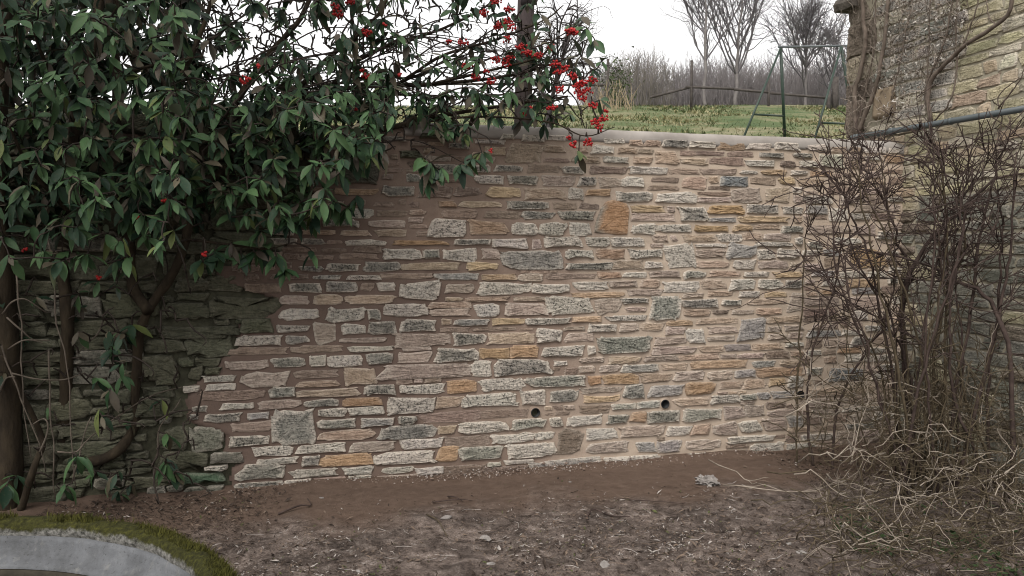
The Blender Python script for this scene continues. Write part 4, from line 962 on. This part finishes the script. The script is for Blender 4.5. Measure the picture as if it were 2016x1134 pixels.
for ctrl in FIX:
    c = np.array([P(*p) for p in ctrl]); c[:, 2] = np.maximum(c[:, 2], .012)
    n = 8; c = spline(c, n); c[1:-1] += qrng.normal(0, .011, (n - 2, 3)); c[:, 2] = np.maximum(c[:, 2], .010); m = MB(); r0 = qrng.uniform(.0022, .0043)
    m.tube(c - HO, np.linspace(r0, r0 * .45, n), 5)
    branchlet(m, c[2:] - HO, r0 * .7, 0, .42, .3, 0, .16, -.02, .0015)
    tag(m.build("cane", BR_PALE if qrng.random() < .45 else BR_OLIVE, brush), kind=None)
bt = MB()
for _ in range(900):                                    # the finer tangle
    x, y = 1600 + 440 * qrng.random() ** .75, qrng.uniform(740, 1130); d = np.interp(y, [760, 900, 1130], [5.0, 4.5, 3.5]) + qrng.uniform(-.25, .25)
    p = P(x, y, d); p[2] = max(p[2], .02); t = grow(p, [qrng.normal(), qrng.normal() * .6, qrng.normal(0, .5)], qrng.uniform(.1, .35), 6, .3, 0, qrng); t[:, 2] = np.maximum(t[:, 2], .012)
    bt.tube(t - HO, np.linspace(.0024, .0011, 7), 4, cap=False, mat=int(qrng.random() < .86))
tag(bt.build("fine_twigs", [BR_PALE, BR_OLIVE], brush), kind="stuff")

# ------------------------------------------------------------------ bare creeper on the building
vrng = np.random.default_rng(91)
vine = thing("climbing_vine", "leafless creeper with thick grey-brown stems climbing the stone building", "climber", tuple(bw(*bpx(1690, 262), 0)))
VO = np.array(vine.location)
VB = simple_mat("vine_bark", (.060, .046, .036), (.15, .12, .098), 24, .9, .7, .01, stretch=(1, 1, .4))
VS = [([(1686, 268), (1683, 200), (1676, 178), (1664, 150)], .012, .004), ([(1688, 266), (1684, 190), (1696, 140), (1705, 80), (1700, 30), (1700, -40)], .021, .015),
      ([(1690, 262), (1712, 205), (1728, 160), (1740, 90), (1748, 20), (1752, -40)], .017, .013), ([(1686, 262), (1706, 160), (1720, 90), (1722, -20)], .007, .005),
      ([(1832, 242), (1826, 190), (1840, 150), (1870, 118), (1910, 82), (1958, 52), (1988, 22), (1995, -30)], .017, .012), ([(1830, 240), (1820, 180), (1842, 120), (1862, 70), (1875, -20)], .008, .005),
      ([(1822, 170), (1826, 100), (1830, -20)], .005, .004), ([(1836, 240), (1870, 195), (1882, 120), (1880, 40), (1884, -20)], .006, .004), ([(1882, 112), (1912, 45), (1928, -20)], .006, .004),
      ([(1815, 330), (1828, 290), (1832, 250)], .010, .009), ([(1766, 285), (1750, 262), (1745, 255)], .004, .003), ([(1960, 215), (2000, 165), (2020, 120)], .005, .003), ([(1955, 300), (1970, 240), (1962, 190), (2010, 150)], .005, .003),
      ([(1790, 20), (1770, 120), (1756, 180), (1740, 225)], .005, .003), ([(1958, 52), (1945, 30), (1940, 0)], .005, .003)]
for ctrl, r0, r1 in VS:
    c = np.array([bw(*bpx(x, y, .05), .035 + r0) for x, y in ctrl]); n = 24; c = spline(c, n)
    c += BDIR * (.010 * fbm(c, 7, r0 * 400, 2))[:, None] * 1.0 + vrng.normal(0, .002, (n, 3))
    m = MB(); m.tube(c - VO, np.linspace(r0, r1, n) * (1 + .12 * fbm(c, 20, 2, 2)), 7); m.build("stem", VB, vine)
# clinging rootlets and dead tendrils
rt = MB()
for _ in range(850):
    x = vrng.uniform(1672, 1925); y = vrng.uniform(-20, 262)
    if y > np.interp(x, [1672, 1760, 1800, 1860, 1925], [265, 262, 215, 150, 60]) + vrng.normal(0, 14): continue
    p = bw(*bpx(x, y), .028 + vrng.random() * .02); d = BDIR * vrng.normal() * .5 + np.array([0, 0, vrng.normal() + .6]) + BNOR * vrng.normal() * .12
    t = grow(p, d, vrng.uniform(.04, .20), 5, .45, 0, vrng)
    rt.tube(t - VO, np.linspace(.0026, .0012, 6), 3, cap=False, mat=int(vrng.random() < .38))
fl = vrng.random
for _ in range(1700):                                    # dried leaf scraps caught in it
    x = vrng.uniform(1735, 1915); y = vrng.uniform(-20, 230)
    if y > np.interp(x, [1735, 1800, 1860, 1915], [200, 215, 120, 40]) + vrng.normal(0, 18): continue
    p = bw(*bpx(x, y), .030 + vrng.random() * .025); a, b_ = vrng.normal(0, .008, (2, 3))
    rt.add(np.array([p, p + a, p + a + b_, p + b_]) - VO, [(0, 1, 2, 3)], mat=2 if vrng.random() < .62 else 3)
tag(rt.build("tendrils", [VB, simple_mat("pale_tendril", (.18, .15, .125), (.30, .26, .22), 20, .9, 0), simple_mat("leaf_scrap_pale", (.30, .28, .25), (.46, .43, .39), 30, .9, 0), simple_mat("leaf_scrap_brown", (.10, .08, .065), (.2, .165, .13), 30, .9, 0)], vine, smooth=False), kind="stuff")

# ------------------------------------------------------------------ round stone basin in the foreground
bas_c = np.array([-1.99, 2.06, 0.])
basin = thing("stone_basin", "round raised stone basin with a mossy rim and smooth grey lining", "basin", tuple(bas_c))
def lathe(prof, seg=160, wob=0.0, seed=1.0):
    prof = np.array(prof); k = len(prof); th = np.arange(seg) * 2 * math.pi / seg
    v = np.stack([prof[None, :, 0] * np.cos(th)[:, None], prof[None, :, 0] * np.sin(th)[:, None], np.repeat(prof[None, :, 1], seg, 0)], -1).reshape(-1, 3)
    if wob: v = v * (1 + (wob * fbm(v, 9, seed, 3))[:, None] * [1, 1, 0]) + np.stack([v[:, 0] * 0, v[:, 0] * 0, wob * fbm(v, 7, seed + 5, 3)], 1)
    i, j = np.meshgrid(np.arange(seg), np.arange(k - 1), indexing='ij'); a = (i * k + j).ravel(); b_ = (((i + 1) % seg) * k + j).ravel()
    return v, np.stack([a, b_, b_ + 1, a + 1], 1)
def rim_material():
    m, nd, lk, b = mat_new("mossy_rim")
    n1 = noise_node(nd, lk, 5.5, 5, .7); n2 = noise_node(nd, lk, 55, 5, .7); n3 = noise_node(nd, lk, 18, 4, .7)
    g = nd.new("ShaderNodeNewGeometry"); sx = nd.new("ShaderNodeSeparateXYZ"); lk.new(g.outputs["Normal"], sx.inputs[0])
    f = math_n(nd, lk, 'ADD', math_n(nd, lk, 'MULTIPLY', sx.outputs[2], .45), math_n(nd, lk, 'ADD', math_n(nd, lk, 'MULTIPLY', n1, .6), math_n(nd, lk, 'MULTIPLY', n3, .4)))
    moss = ramp(nd, lk, n2, [(.3, (.010, .010, .002)), (.55, (.036, .036, .007)), (.75, (.080, .078, .014))])
    con = ramp(nd, lk, n2, [(.34, (.03, .029, .024)), (.60, (.19, .185, .17))])
    c = mixc(nd, lk, ramp(nd, lk, f, [(.56, 0), (.68, 1)]), con, moss)
    lk.new(c, b.inputs["Base Color"]); bump(nd, lk, b, math_n(nd, lk, 'ADD', n2, n3), 1.0, .02)
    return m
rm = MB(); v, q = lathe([(1.25, -.05), (1.245, .20), (1.235, .29), (1.22, .335), (1.19, .356), (1.16, .357), (1.135, .346), (1.122, .332), (1.118, .312), (1.122, .295)], 200, .009)
rm.add(v, q); rim = rm.build("rim", rim_material(), basin)
ms = MB(); mr = np.random.default_rng(15); nM = 15000
th = mr.uniform(.1, 1.8, nM); rr = mr.uniform(1.145, 1.235, nM); zz = np.interp(rr, [1.122, 1.135, 1.16, 1.19, 1.22, 1.235], [.325, .346, .357, .356, .335, .29])
mp = np.stack([rr * np.cos(th), rr * np.sin(th), zz - .004], 1)
keepm = (fbm(mp, 5.5, 3, 3) + mr.normal(0, .12, nM)) > -.05
mp = mp[keepm]; nM = len(mp); dv = mr.normal(0, .5, (nM, 3)) + np.array([0, 0, 1.]); dv[:, :2] += mp[:, :2] * .3; dv *= mr.uniform(.007, .020, nM)[:, None]
sv = np.cross(dv, mr.normal(0, 1, (nM, 3))); sv *= (.0022 / (np.linalg.norm(sv, axis=1) + 1e-9))[:, None]
ms.add(np.stack([mp - sv, mp + sv, mp + dv], 1).reshape(-1, 3), None, np.arange(nM * 3).reshape(-1, 3))
tag(ms.build("moss", simple_mat("moss_green", (.014, .014, .003), (.070, .068, .012), 25, .9, 0), basin, smooth=False), kind="stuff")
ln_ = MB(); v, q = lathe([(1.14, .296), (1.112, .299), (1.106, .280), (1.098, .258), (1.085, .238), (1.066, .222), (1.044, .212), (1.037, .204), (1.035, .196)], 160)
ln_.add(v, q); 
def lining_material():
    m, nd, lk, b = mat_new("grey_lining")
    n1 = noise_node(nd, lk, 4, 6, .75); n2 = noise_node(nd, lk, 90, 4, .7); n3 = noise_node(nd, lk, 14, 5, .7, stretch=(1, 1, .3))
    c = ramp(nd, lk, n1, [(.35, (.055, .057, .060)), (.55, (.095, .099, .106)), (.72, (.135, .139, .145))])
    c = mixc(nd, lk, ramp(nd, lk, n3, [(.56, 0), (.72, .7)]), c, (.16, .158, .15)); c = mixc(nd, lk, ramp(nd, lk, n2, [(.30, .8), (.40, 0)]), c, (.015, .014, .012))
    lk.new(c, b.inputs["Base Color"]); b.inputs["Roughness"].default_value = .6; bump(nd, lk, b, math_n(nd, lk, 'ADD', n2, n3), .5, .006)
    return m
ln_.build("lining", lining_material(), basin)
iw = MB(); v, q = lathe([(1.045, .195), (1.024, .190), (1.021, .165), (1.025, .10), (1.01, .02)], 160); iw.add(v, q)
iw.build("inner_wall", simple_mat("inner_wall_brown", (.012, .010, .007), (.040, .034, .024), 12, .8, .6, .012), basin)  # below the lip, a darker brown than the lining
wt = MB(); v, q = lathe([(1.03, .12), (.5, .12), (.001, .12)], 80); wt.add(v, q)
wt.build("water", simple_mat("murky_water", (.035, .028, .018), (.055, .045, .03), 3, .12, 0, spec=.5), basin)

# ------------------------------------------------------------------ beyond the wall
# utility pole
pb = P(1027, 262, 9.6); pb[2] = field_z(0, 9.6) - .1
pole = thing("utility_pole", "dark brown wooden utility pole behind the wall and the berry branches", "pole", tuple(pb))
ptop = P(1036, -10, 9.6) + [.04, 0, 1.5]; pl = MB()
pl.tube([np.zeros(3), (ptop - pb) * .5, ptop - pb], [.105, .10, .094], 16)
pl.build("shaft", simple_mat("pole_wood", (.028, .021, .022), (.062, .048, .048), 14, .85, .5, .01, stretch=(1, 1, .15)), pole)
pt_ = P(1040, 12, 9.6) - pb; plt = MB(); plt.box(pt_[0] - .09, pt_[0] + .09, -.118, -.106, pt_[2] - .02, pt_[2] + .16)
plate = plt.build("warning_plate", simple_mat("dark_plate", (.022, .017, .02), (.035, .028, .032), 10, .5, 0), pole)
pd2 = MB(); vd, qd, td = ball(.018); pd2.add(vd * [1, .3, 1] + [pt_[0] + .045, -.120, pt_[2] + .055], qd, td); pd2.build("plate_stud", simple_mat("white_stud", (.6, .6, .6), (.7, .7, .7), 10, .5, 0), plate)

# swing frame
GREEN = simple_mat("green_paint", (.008, .022, .014), (.018, .036, .024), 20, .5, .2, .003, spec=.4)
GALV = simple_mat("steel_bar", (.06, .07, .075), (.12, .135, .14), 20, .45, 0, spec=.4)
D1, D2 = 13.6, 13.2
A1, A2 = P(1537, 95, D1), P(1656, 92, D2)
swing = thing("swing_frame", "green metal A-frame of a child's swing standing in the field", "swing frame", (A1[0], A1[1], field_z(0, D1)))
SWO = np.array(swing.location)
def bar(name, a, b_, r, mat, s=10):
    m = MB(); m.tube(np.array([a, b_]) - SWO, r, s); m.build(name, mat, swing)
def leg_to(A, x, y, d, ddepth):
    e = P(x, y, d + ddepth); dr = e - A; zf = field_z(0, d + ddepth) - .05
    return A + dr * ((zf - A[2]) / dr[2])
f1, f2 = leg_to(A1, 1465, 268, D1, -.55), leg_to(A1, 1545, 268, D1, .45)
f3, f4 = leg_to(A2, 1605, 270, D2, -.55), leg_to(A2, 1685, 270, D2, .45)
for A, F, r in ((A1, f1, .018), (A1, f2, .027), (A2, f3, .018), (A2, f4, .027)): bar("leg", A, F, r, GREEN)
bar("top_bar", A1 + [-.05, 0, .02], A2 + [.25, 0, .02], .017, GALV)
for A, Fa, Fb, yy in ((A1, f1, f2, 230), (A2, f3, f4, 246)):
    def at_y(F, yv):
        ks = np.linspace(0, 1, 400)[:, None]; q_ = A + (F - A) * ks; return ks[np.argmin(np.abs(HOR - (q_[:, 2] - CAM[2]) / q_[:, 1] * FPX - yv)), 0]
    ka, kb = at_y(Fa, yy - 2), at_y(Fb, yy + 1)
    bar("brace", A + (Fa - A) * ka, A + (Fb - A) * kb, .017, GREEN)

# post and rail fence along the brow
RAILM = simple_mat("fence_wood", (.035, .030, .028), (.085, .075, .068), 8, .9, .4, .01)
fence = thing("rail_fence", "dark post and rail fence along the top of the field", "fence", tuple(P(1362, 210, 33)))
FO = np.array(fence.location)
def fbar(name, pts, r, s=5):
    m = MB(); m.tube(np.array([P(*p) for p in pts]) - FO, r, s); m.build(name, RAILM, fence)
for x, y0, w in ((1197, 116, .055), (1362, 119, .055), (1514, 150, .055), (1632, 178, .09), (1645, 152, .14), (880, 150, .06), (760, 150, .07), (600, 150, .07)):
    d = 33; p1 = P(x, y0, d); p0 = p1.copy(); p0[2] = field_z(0, d) - .3; m = MB(); m.tube(np.array([p0, p1]) - FO, w, 6); m.build("post", RAILM, fence)
for pts in ([(560, 163, 33), (790, 164, 33)], [(790, 165, 33), (1030, 166, 33)], [(1030, 166, 33), (1197, 168, 33)], [(1280, 192, 33.2), (1320, 182, 33.2), (1362, 171, 33.2)], [(1350, 171, 33), (1445, 175, 33)], [(1445, 176, 33), (1514, 182, 33)], [(1514, 183, 33), (1632, 193, 33)]):
    fbar("rail", pts, .055)

# bare trees
trng = np.random.default_rng(55)
TRB = simple_mat("tree_bark", (.11, .10, .097), (.20, .185, .178), 3, .9, .5, .03)
TRT = simple_mat("tree_twig", (.085, .078, .082), (.15, .14, .145), 3, .9, 0)
GNARL = simple_mat("gnarled_twig", (.035, .030, .032), (.07, .06, .062), 6, .9, 0)
def tree(name, label, x, y, d, trunk, h_px, spread, twr=.010, n1=16, up=.06, lean=0, m2=None):
    b0 = P(x, y, d); b0[2] = field_z(0, d) - .15
    t = thing(name, label, "tree", tuple(b0), group=None)
    H = h_px / FPX * d
    k = 14; c = np.array([[lean * (i / k) ** 1.4 * H + trng.normal(0, .012) * H * .3, trng.normal(0, .02) * H * .2, H * i / k] for i in range(k + 1)])
    m = MB(); m.tube(c, np.linspace(trunk, trunk * .12, k + 1), 8); m.build("trunk", m2 or TRB, t)
    cr = MB()
    for i in range(n1):
        f = trng.uniform(.20, .92); p = c[int(f * k)]; a = trng.uniform(0, 6.28); L = spread * (1.25 - f) * trng.uniform(.7, 1.2)
        l = grow(p, [math.cos(a), math.sin(a), trng.uniform(.9, 2.0)], L, 9, .10, up, trng); r = trunk * (1 - f) * .55 + twr
        cr.tube(l, np.linspace(r, twr * .8, 10), 5, cap=False)
        for j in range(2, 10):
            for _ in range(2):
                l2 = grow(l[j], unit(l[j] - l[j - 1]) + trng.normal(0, .42, 3), L * trng.uniform(.2, .5), 6, .2, up, trng)
                cr.tube(l2, np.linspace(r * .45 + twr * .3, twr * .6, 7), 4, cap=False)
                for jj in (2, 3, 4, 5, 6):
                    l3 = grow(l2[jj], unit(l2[jj] - l2[jj - 1]) + trng.normal(0, .6, 3), L * trng.uniform(.08, .22), 4, .25, up, trng)
                    cr.tube(l3, np.linspace(twr * .7, twr * .45, 5), 3, cap=False)
    tag(cr.build("crown", m2 or TRT, t), kind="stuff")
tree("bare_tree", "slender bare tree standing left of a similar forked tree beyond the fence", 1387, 210, 37, .085, 340, 4.6, n1=20, twr=.011, up=.13)
tree("bare_tree", "bare tree with several upright stems leaning right beside the swing frame", 1448, 206, 38, .09, 330, 5.0, n1=26, twr=.011, up=.14, lean=.05)
tree("bare_tree", "round-crowned bare tree seen through the swing frame", 1585, 212, 40, .08, 200, 3.6, n1=34, twr=.011, up=.06)
tree("bare_tree", "gnarled low bare tree with drooping twigs just right of the utility pole", 1075, 200, 20, .08, 215, 2.6, n1=11, twr=.009, up=-.09, lean=.24, m2=GNARL)
tree("bare_tree", "small bare tree half hidden by the corner of the stone building", 1640, 214, 44, .09, 190, 2.6, n1=18, twr=.012)

# thicket along the skyline, one mass
th_ = MB(); hr = np.random.default_rng(66)
for _ in range(3600):
    x = hr.uniform(1150, 1690); d = hr.uniform(46, 58)
    top = np.interp(x, [1150, 1200, 1250, 1290, 1320, 1345, 1400, 1500, 1600, 1690], [165, 135, 116, 120, 146, 134, 130, 134, 130, 136]) + abs(hr.normal(0, 24))
    p = P(x, 230, d); q1 = P(x + hr.normal(0, 9), top, d); n = 5
    c = spline([p, (p + q1) / 2 + hr.normal(0, .25, 3) * [1, 1, 0], q1], n)
    th_.tube(c, np.linspace(.019, .008, n), 3, cap=False, mat=int(x < 1330 and hr.random() < .6))
    for _ in range(2):
        f = hr.integers(1, n); l = grow(c[f], [hr.normal(0, .5), hr.normal(0, .3), .9], hr.uniform(.5, 1.3), 4, .2, .05, hr)
        th_.tube(l, np.linspace(.014, .007, 5), 3, cap=False, mat=int(x < 1330 and hr.random() < .6))
TH1 = simple_mat("thicket_grey", (.13, .118, .118), (.215, .197, .197), 1, .95, 0); TH2 = simple_mat("thicket_brown", (.12, .108, .092), (.20, .182, .158), 1, .95, 0)
tag(th_.build("thicket", [TH1, TH2]), "grey-brown leafless thicket along the skyline behind the fence", "thicket", kind="stuff")
# dry reeds and a small evergreen by the fence post
rd = thing("reed_clump", "straw-coloured dead stalks at the foot of the thin fence post", "plant", tuple(P(1205, 212, 31)))
rdm = MB(); RO = np.array(rd.location)
for _ in range(60):
    l = grow([hr.normal(0, .45), hr.normal(0, .2), -.3], [hr.normal(0, .35), 0, 1], hr.uniform(.6, 1.5), 4, .08, 0, hr); rdm.tube(l, np.linspace(.016, .006, 5), 3, cap=False)
tag(rdm.build("stalks", simple_mat("dead_stalk", (.24, .19, .12), (.38, .31, .21), 2, .9, 0), rd), kind="stuff")
sb = thing("evergreen_bush", "small dark green bush right beside the thin fence post on the skyline", "bush", tuple(P(1212, 210, 34)))
sbm = MB()
for _ in range(900):
    o = hr.normal(0, 1, 3) * [.35, .35, .55] + [0, 0, .75]; a, b_ = hr.normal(0, .06, (2, 3)); sbm.add(np.array([o, o + a, o + b_]), None, [(0, 1, 2)])
tag(sbm.build("crown", simple_mat("bush_green", (.035, .05, .02), (.07, .09, .04), 3, .8, 0), sb, smooth=False), kind="stuff")

# ------------------------------------------------------------------ litter on the ground
lr = np.random.default_rng(101)
LIT = [simple_mat("litter_dark", (.018, .013, .010), (.05, .036, .028), 30, .9, 0), simple_mat("litter_brown", (.085, .060, .045), (.17, .13, .10), 30, .9, 0), simple_mat("litter_pale", (.19, .17, .155), (.36, .33, .305), 30, .9, 0), simple_mat("litter_green", (.045, .055, .02), (.09, .095, .04), 30, .9, 0)]
lt = MB()
def dwall(x, y): return 5.2 + SLOPE * x - y
nC = 150000
x, y = lr.uniform(-2.6, 3.6, nC), lr.uniform(2.25, 5.9, nC); dw_ = dwall(x, y)
pz = np.array([mnoise.noise(Vector((a_ * 1.6, b_ * 1.6, 3))) for a_, b_ in zip(x, y)]); p2 = np.array([mnoise.noise(Vector((a_ * 6, b_ * 6, 8))) for a_, b_ in zip(x, y)])
leftd = x < -1.25 - .3 * lr.random(nC); rightd = x > 1.75 + .2 * lr.random(nC)
pr = np.interp(dw_, [.1, .5, .85, 1.3, 2.2], [.01, .03, .22, .62, .9]) * np.clip(.45 + 1.0 * (pz + .2) + .7 * p2, .03, 1)
pr = np.where(leftd, np.maximum(pr, .7), pr); pr = np.where(rightd, np.maximum(pr, .5), pr)
ok = (dw_ > .05) & (np.hypot(x - bas_c[0], y - bas_c[1]) > 1.27) & (lr.random(nC) < pr)
x, y, leftd, rightd = x[ok], y[ok], leftd[ok], rightd[ok]; nC = len(x)
xi = np.searchsorted(xs_g, x); yi = np.searchsorted(ys_g, y); zc = Zg[np.clip(yi, 0, len(ys_g) - 1) * len(xs_g) + np.clip(xi, 0, len(xs_g) - 1)]
s_ = lr.uniform(.0018, .0068, nC) * np.where(lr.random(nC) < .10, 1.8, 1.0)
dark_side = leftd | rightd
u_ = lr.random(nC); u_ = np.where((u_ > .76) & (u_ < .955) & (pz[ok] + .6 * p2[ok] < .12), u_ - .5, u_); mt = np.where(dark_side, np.digitize(u_, [.60, .93, .98]), np.digitize(u_, [.40, .76, .955]))
a = lr.uniform(0, 6.28, nC); z0 = np.zeros(nC)
e1 = np.stack([np.cos(a), np.sin(a), lr.normal(0, .35, nC)], 1) * (s_ * lr.uniform(1, 2.4, nC))[:, None]; e2 = np.stack([-np.sin(a), np.cos(a), lr.normal(0, .35, nC)], 1) * (s_ * lr.uniform(.35, .85, nC))[:, None]
pc = np.stack([x, y, zc + .003 + np.abs(lr.normal(0, .004, nC))], 1); lift = np.stack([z0, z0, s_ * .3], 1)
vv = np.stack([pc - e1, pc - e2 + lift, pc + e1, pc + e2 + lift], 1)
for k_ in range(4):
    sel = vv[mt == k_]; lt.add(sel.reshape(-1, 3), np.arange(len(sel) * 4).reshape(-1, 4), mat=k_)
print("litter", nC)
for _ in range(1500):                                     # broken straws and bits of twig
    x, y = lr.uniform(-2.2, 3.4), lr.uniform(2.4, 5.7)
    if dwall(x, y) < .5 + .4 * lr.random() or math.hypot(x - bas_c[0], y - bas_c[1]) < 1.28: continue
    p = np.array([x, y, gz(x, y) + .006]); a = lr.uniform(0, 6.28); L = lr.uniform(.02, .10)
    t = np.array([p, p + [math.cos(a) * L * .5, math.sin(a) * L * .5, .006 * lr.normal()], p + [math.cos(a + .2) * L, math.sin(a + .2) * L, .004]])
    lt.tube(t, [.0016, .0016, .001], 3, mat=int(lr.choice([0, 1, 2], p=[.3, .35, .35])), cap=False)
tag(lt.build("leaf_litter", LIT, smooth=False), "small dead leaves, straws and chips strewn over the earth", "litter", kind="stuff")

# single things lying about
CHIP = simple_mat("pale_chip", (.13, .118, .108), (.27, .25, .235), 25, .85, .6, .008)
def lump(name, label, cat, x, y, sx, sy, sz, mat, group=None, seed=0, n=(9, 6)):
    p = PG(x, y); p[2] = gz(p[0], p[1]); v, q, t = ball(1.0, *n); d = v * (1 + .45 * fbm(v, 2.2, seed, 3) + (.45 * fbm(v, 7, seed, 2) if n[0] > 20 else 0))[:, None] * [sx, sy, sz]
    m = MB(); m.add(d + [0, 0, sz * .55], q, t); o = m.build(name, mat, smooth=False, loc=tuple(p)); o.rotation_euler[2] = seed * 1.3
    return tag(o, label, cat, group)
lump("rubble_lump", "crumbly pale lump of mortar rubble lying beside the dead canes", "rubble", 1392, 948, .065, .045, .036, CHIP, seed=2, n=(26, 16))
for k_, (x, y, s, lb) in enumerate(((878, 1022, .040, "flat whitish stone flake nearest the forked stick on the bare earth"), (955, 1055, .052, "long silvery flake in the middle of the littered ground"), (965, 1110, .028, "small white stone chip at the bottom middle of the picture"),
                                    (1190, 1110, .042, "white crumpled flake at the bottom right of the middle"), (1578, 1082, .034, "pale stone at the edge of the dead canes, the longer of the two there"), (1553, 1064, .026, "small rounded pale stone just left of a longer one by the canes"),
                                    (705, 1120, .022, "white pebble at the bottom edge, right of the mossy basin"), (1122, 948, .016, "tiny pale pebble close to the wall's foot"), (345, 972, .035, "pale angular stone at the foot of the old mossy wall"), (633, 982, .018, "little pale crumb standing on the brown strip"))):
    lump("stone_chip", lb, "stone", x, y, s * .8, s * .5, s * .22, CHIP, "pale chips on the ground", seed=k_ + 3, n=(7, 5))
def stick(label, pts, r, mat):
    c = [PG(x, y) for x, y in pts]; c = np.array([[p[0], p[1], gz(p[0], p[1]) + r + .004 + .012 * (i % 2)] for i, p in enumerate(c)]); o0 = c[0].copy()
    m = MB(); cc_ = spline(c, 9) - o0; m.tube(cc_, np.linspace(r, r * .5, 9), 6); o = m.build("fallen_stick", mat, loc=tuple(o0)); return tag(o, label, "stick", "fallen sticks on the ground")
stick("dark bent twig on the smooth earth near the old wall", [(548, 1014), (590, 1004), (612, 1000), (606, 990)], .006, BR_DARK)
stick("thin dark twig with a side hook on the brown strip left of the middle", [(852, 988), (905, 986), (930, 984)], .004, BR_DARK)
stick("short dark twig crossing a thinner one near the wall", [(882, 975), (898, 982), (912, 987)], .005, BR_DARK)
stick("dark angular stick bent at one end, right of the middle", [(1155, 1022), (1168, 1008), (1200, 1013), (1240, 1022)], .006, BR_DARK)
stick("long fine twig lying near the wall at the right", [(1238, 986), (1290, 992), (1345, 994)], .004, BR_DARK)
stick("straight pale brown stick leaning among flakes in the middle foreground", [(840, 1018), (862, 1032), (880, 1058)], .005, BR_OLIVE)
# low green weeds under the bare shrub
gw = MB()
for _ in range(1500):
    x, y = lr.uniform(1640, 2030), lr.uniform(1000, 1150); p = PG(x, y)
    if mnoise.noise(Vector((p[0] * 3, p[1] * 3, 1))) < .02: continue
    p[2] = gz(p[0], p[1]) + lr.uniform(.005, .05); a, b_ = lr.normal(0, .011, (2, 3)); a[2] *= .5; b_[2] *= .5
    gw.add([p, p + a, p + a + b_, p + b_], [(0, 1, 2, 3)])
tag(gw.build("ground_weeds", simple_mat("weed_green", (.016, .03, .010), (.038, .062, .022), 20, .7, 0), smooth=False), "low green weeds under the tangle of canes", "weeds", kind="stuff")
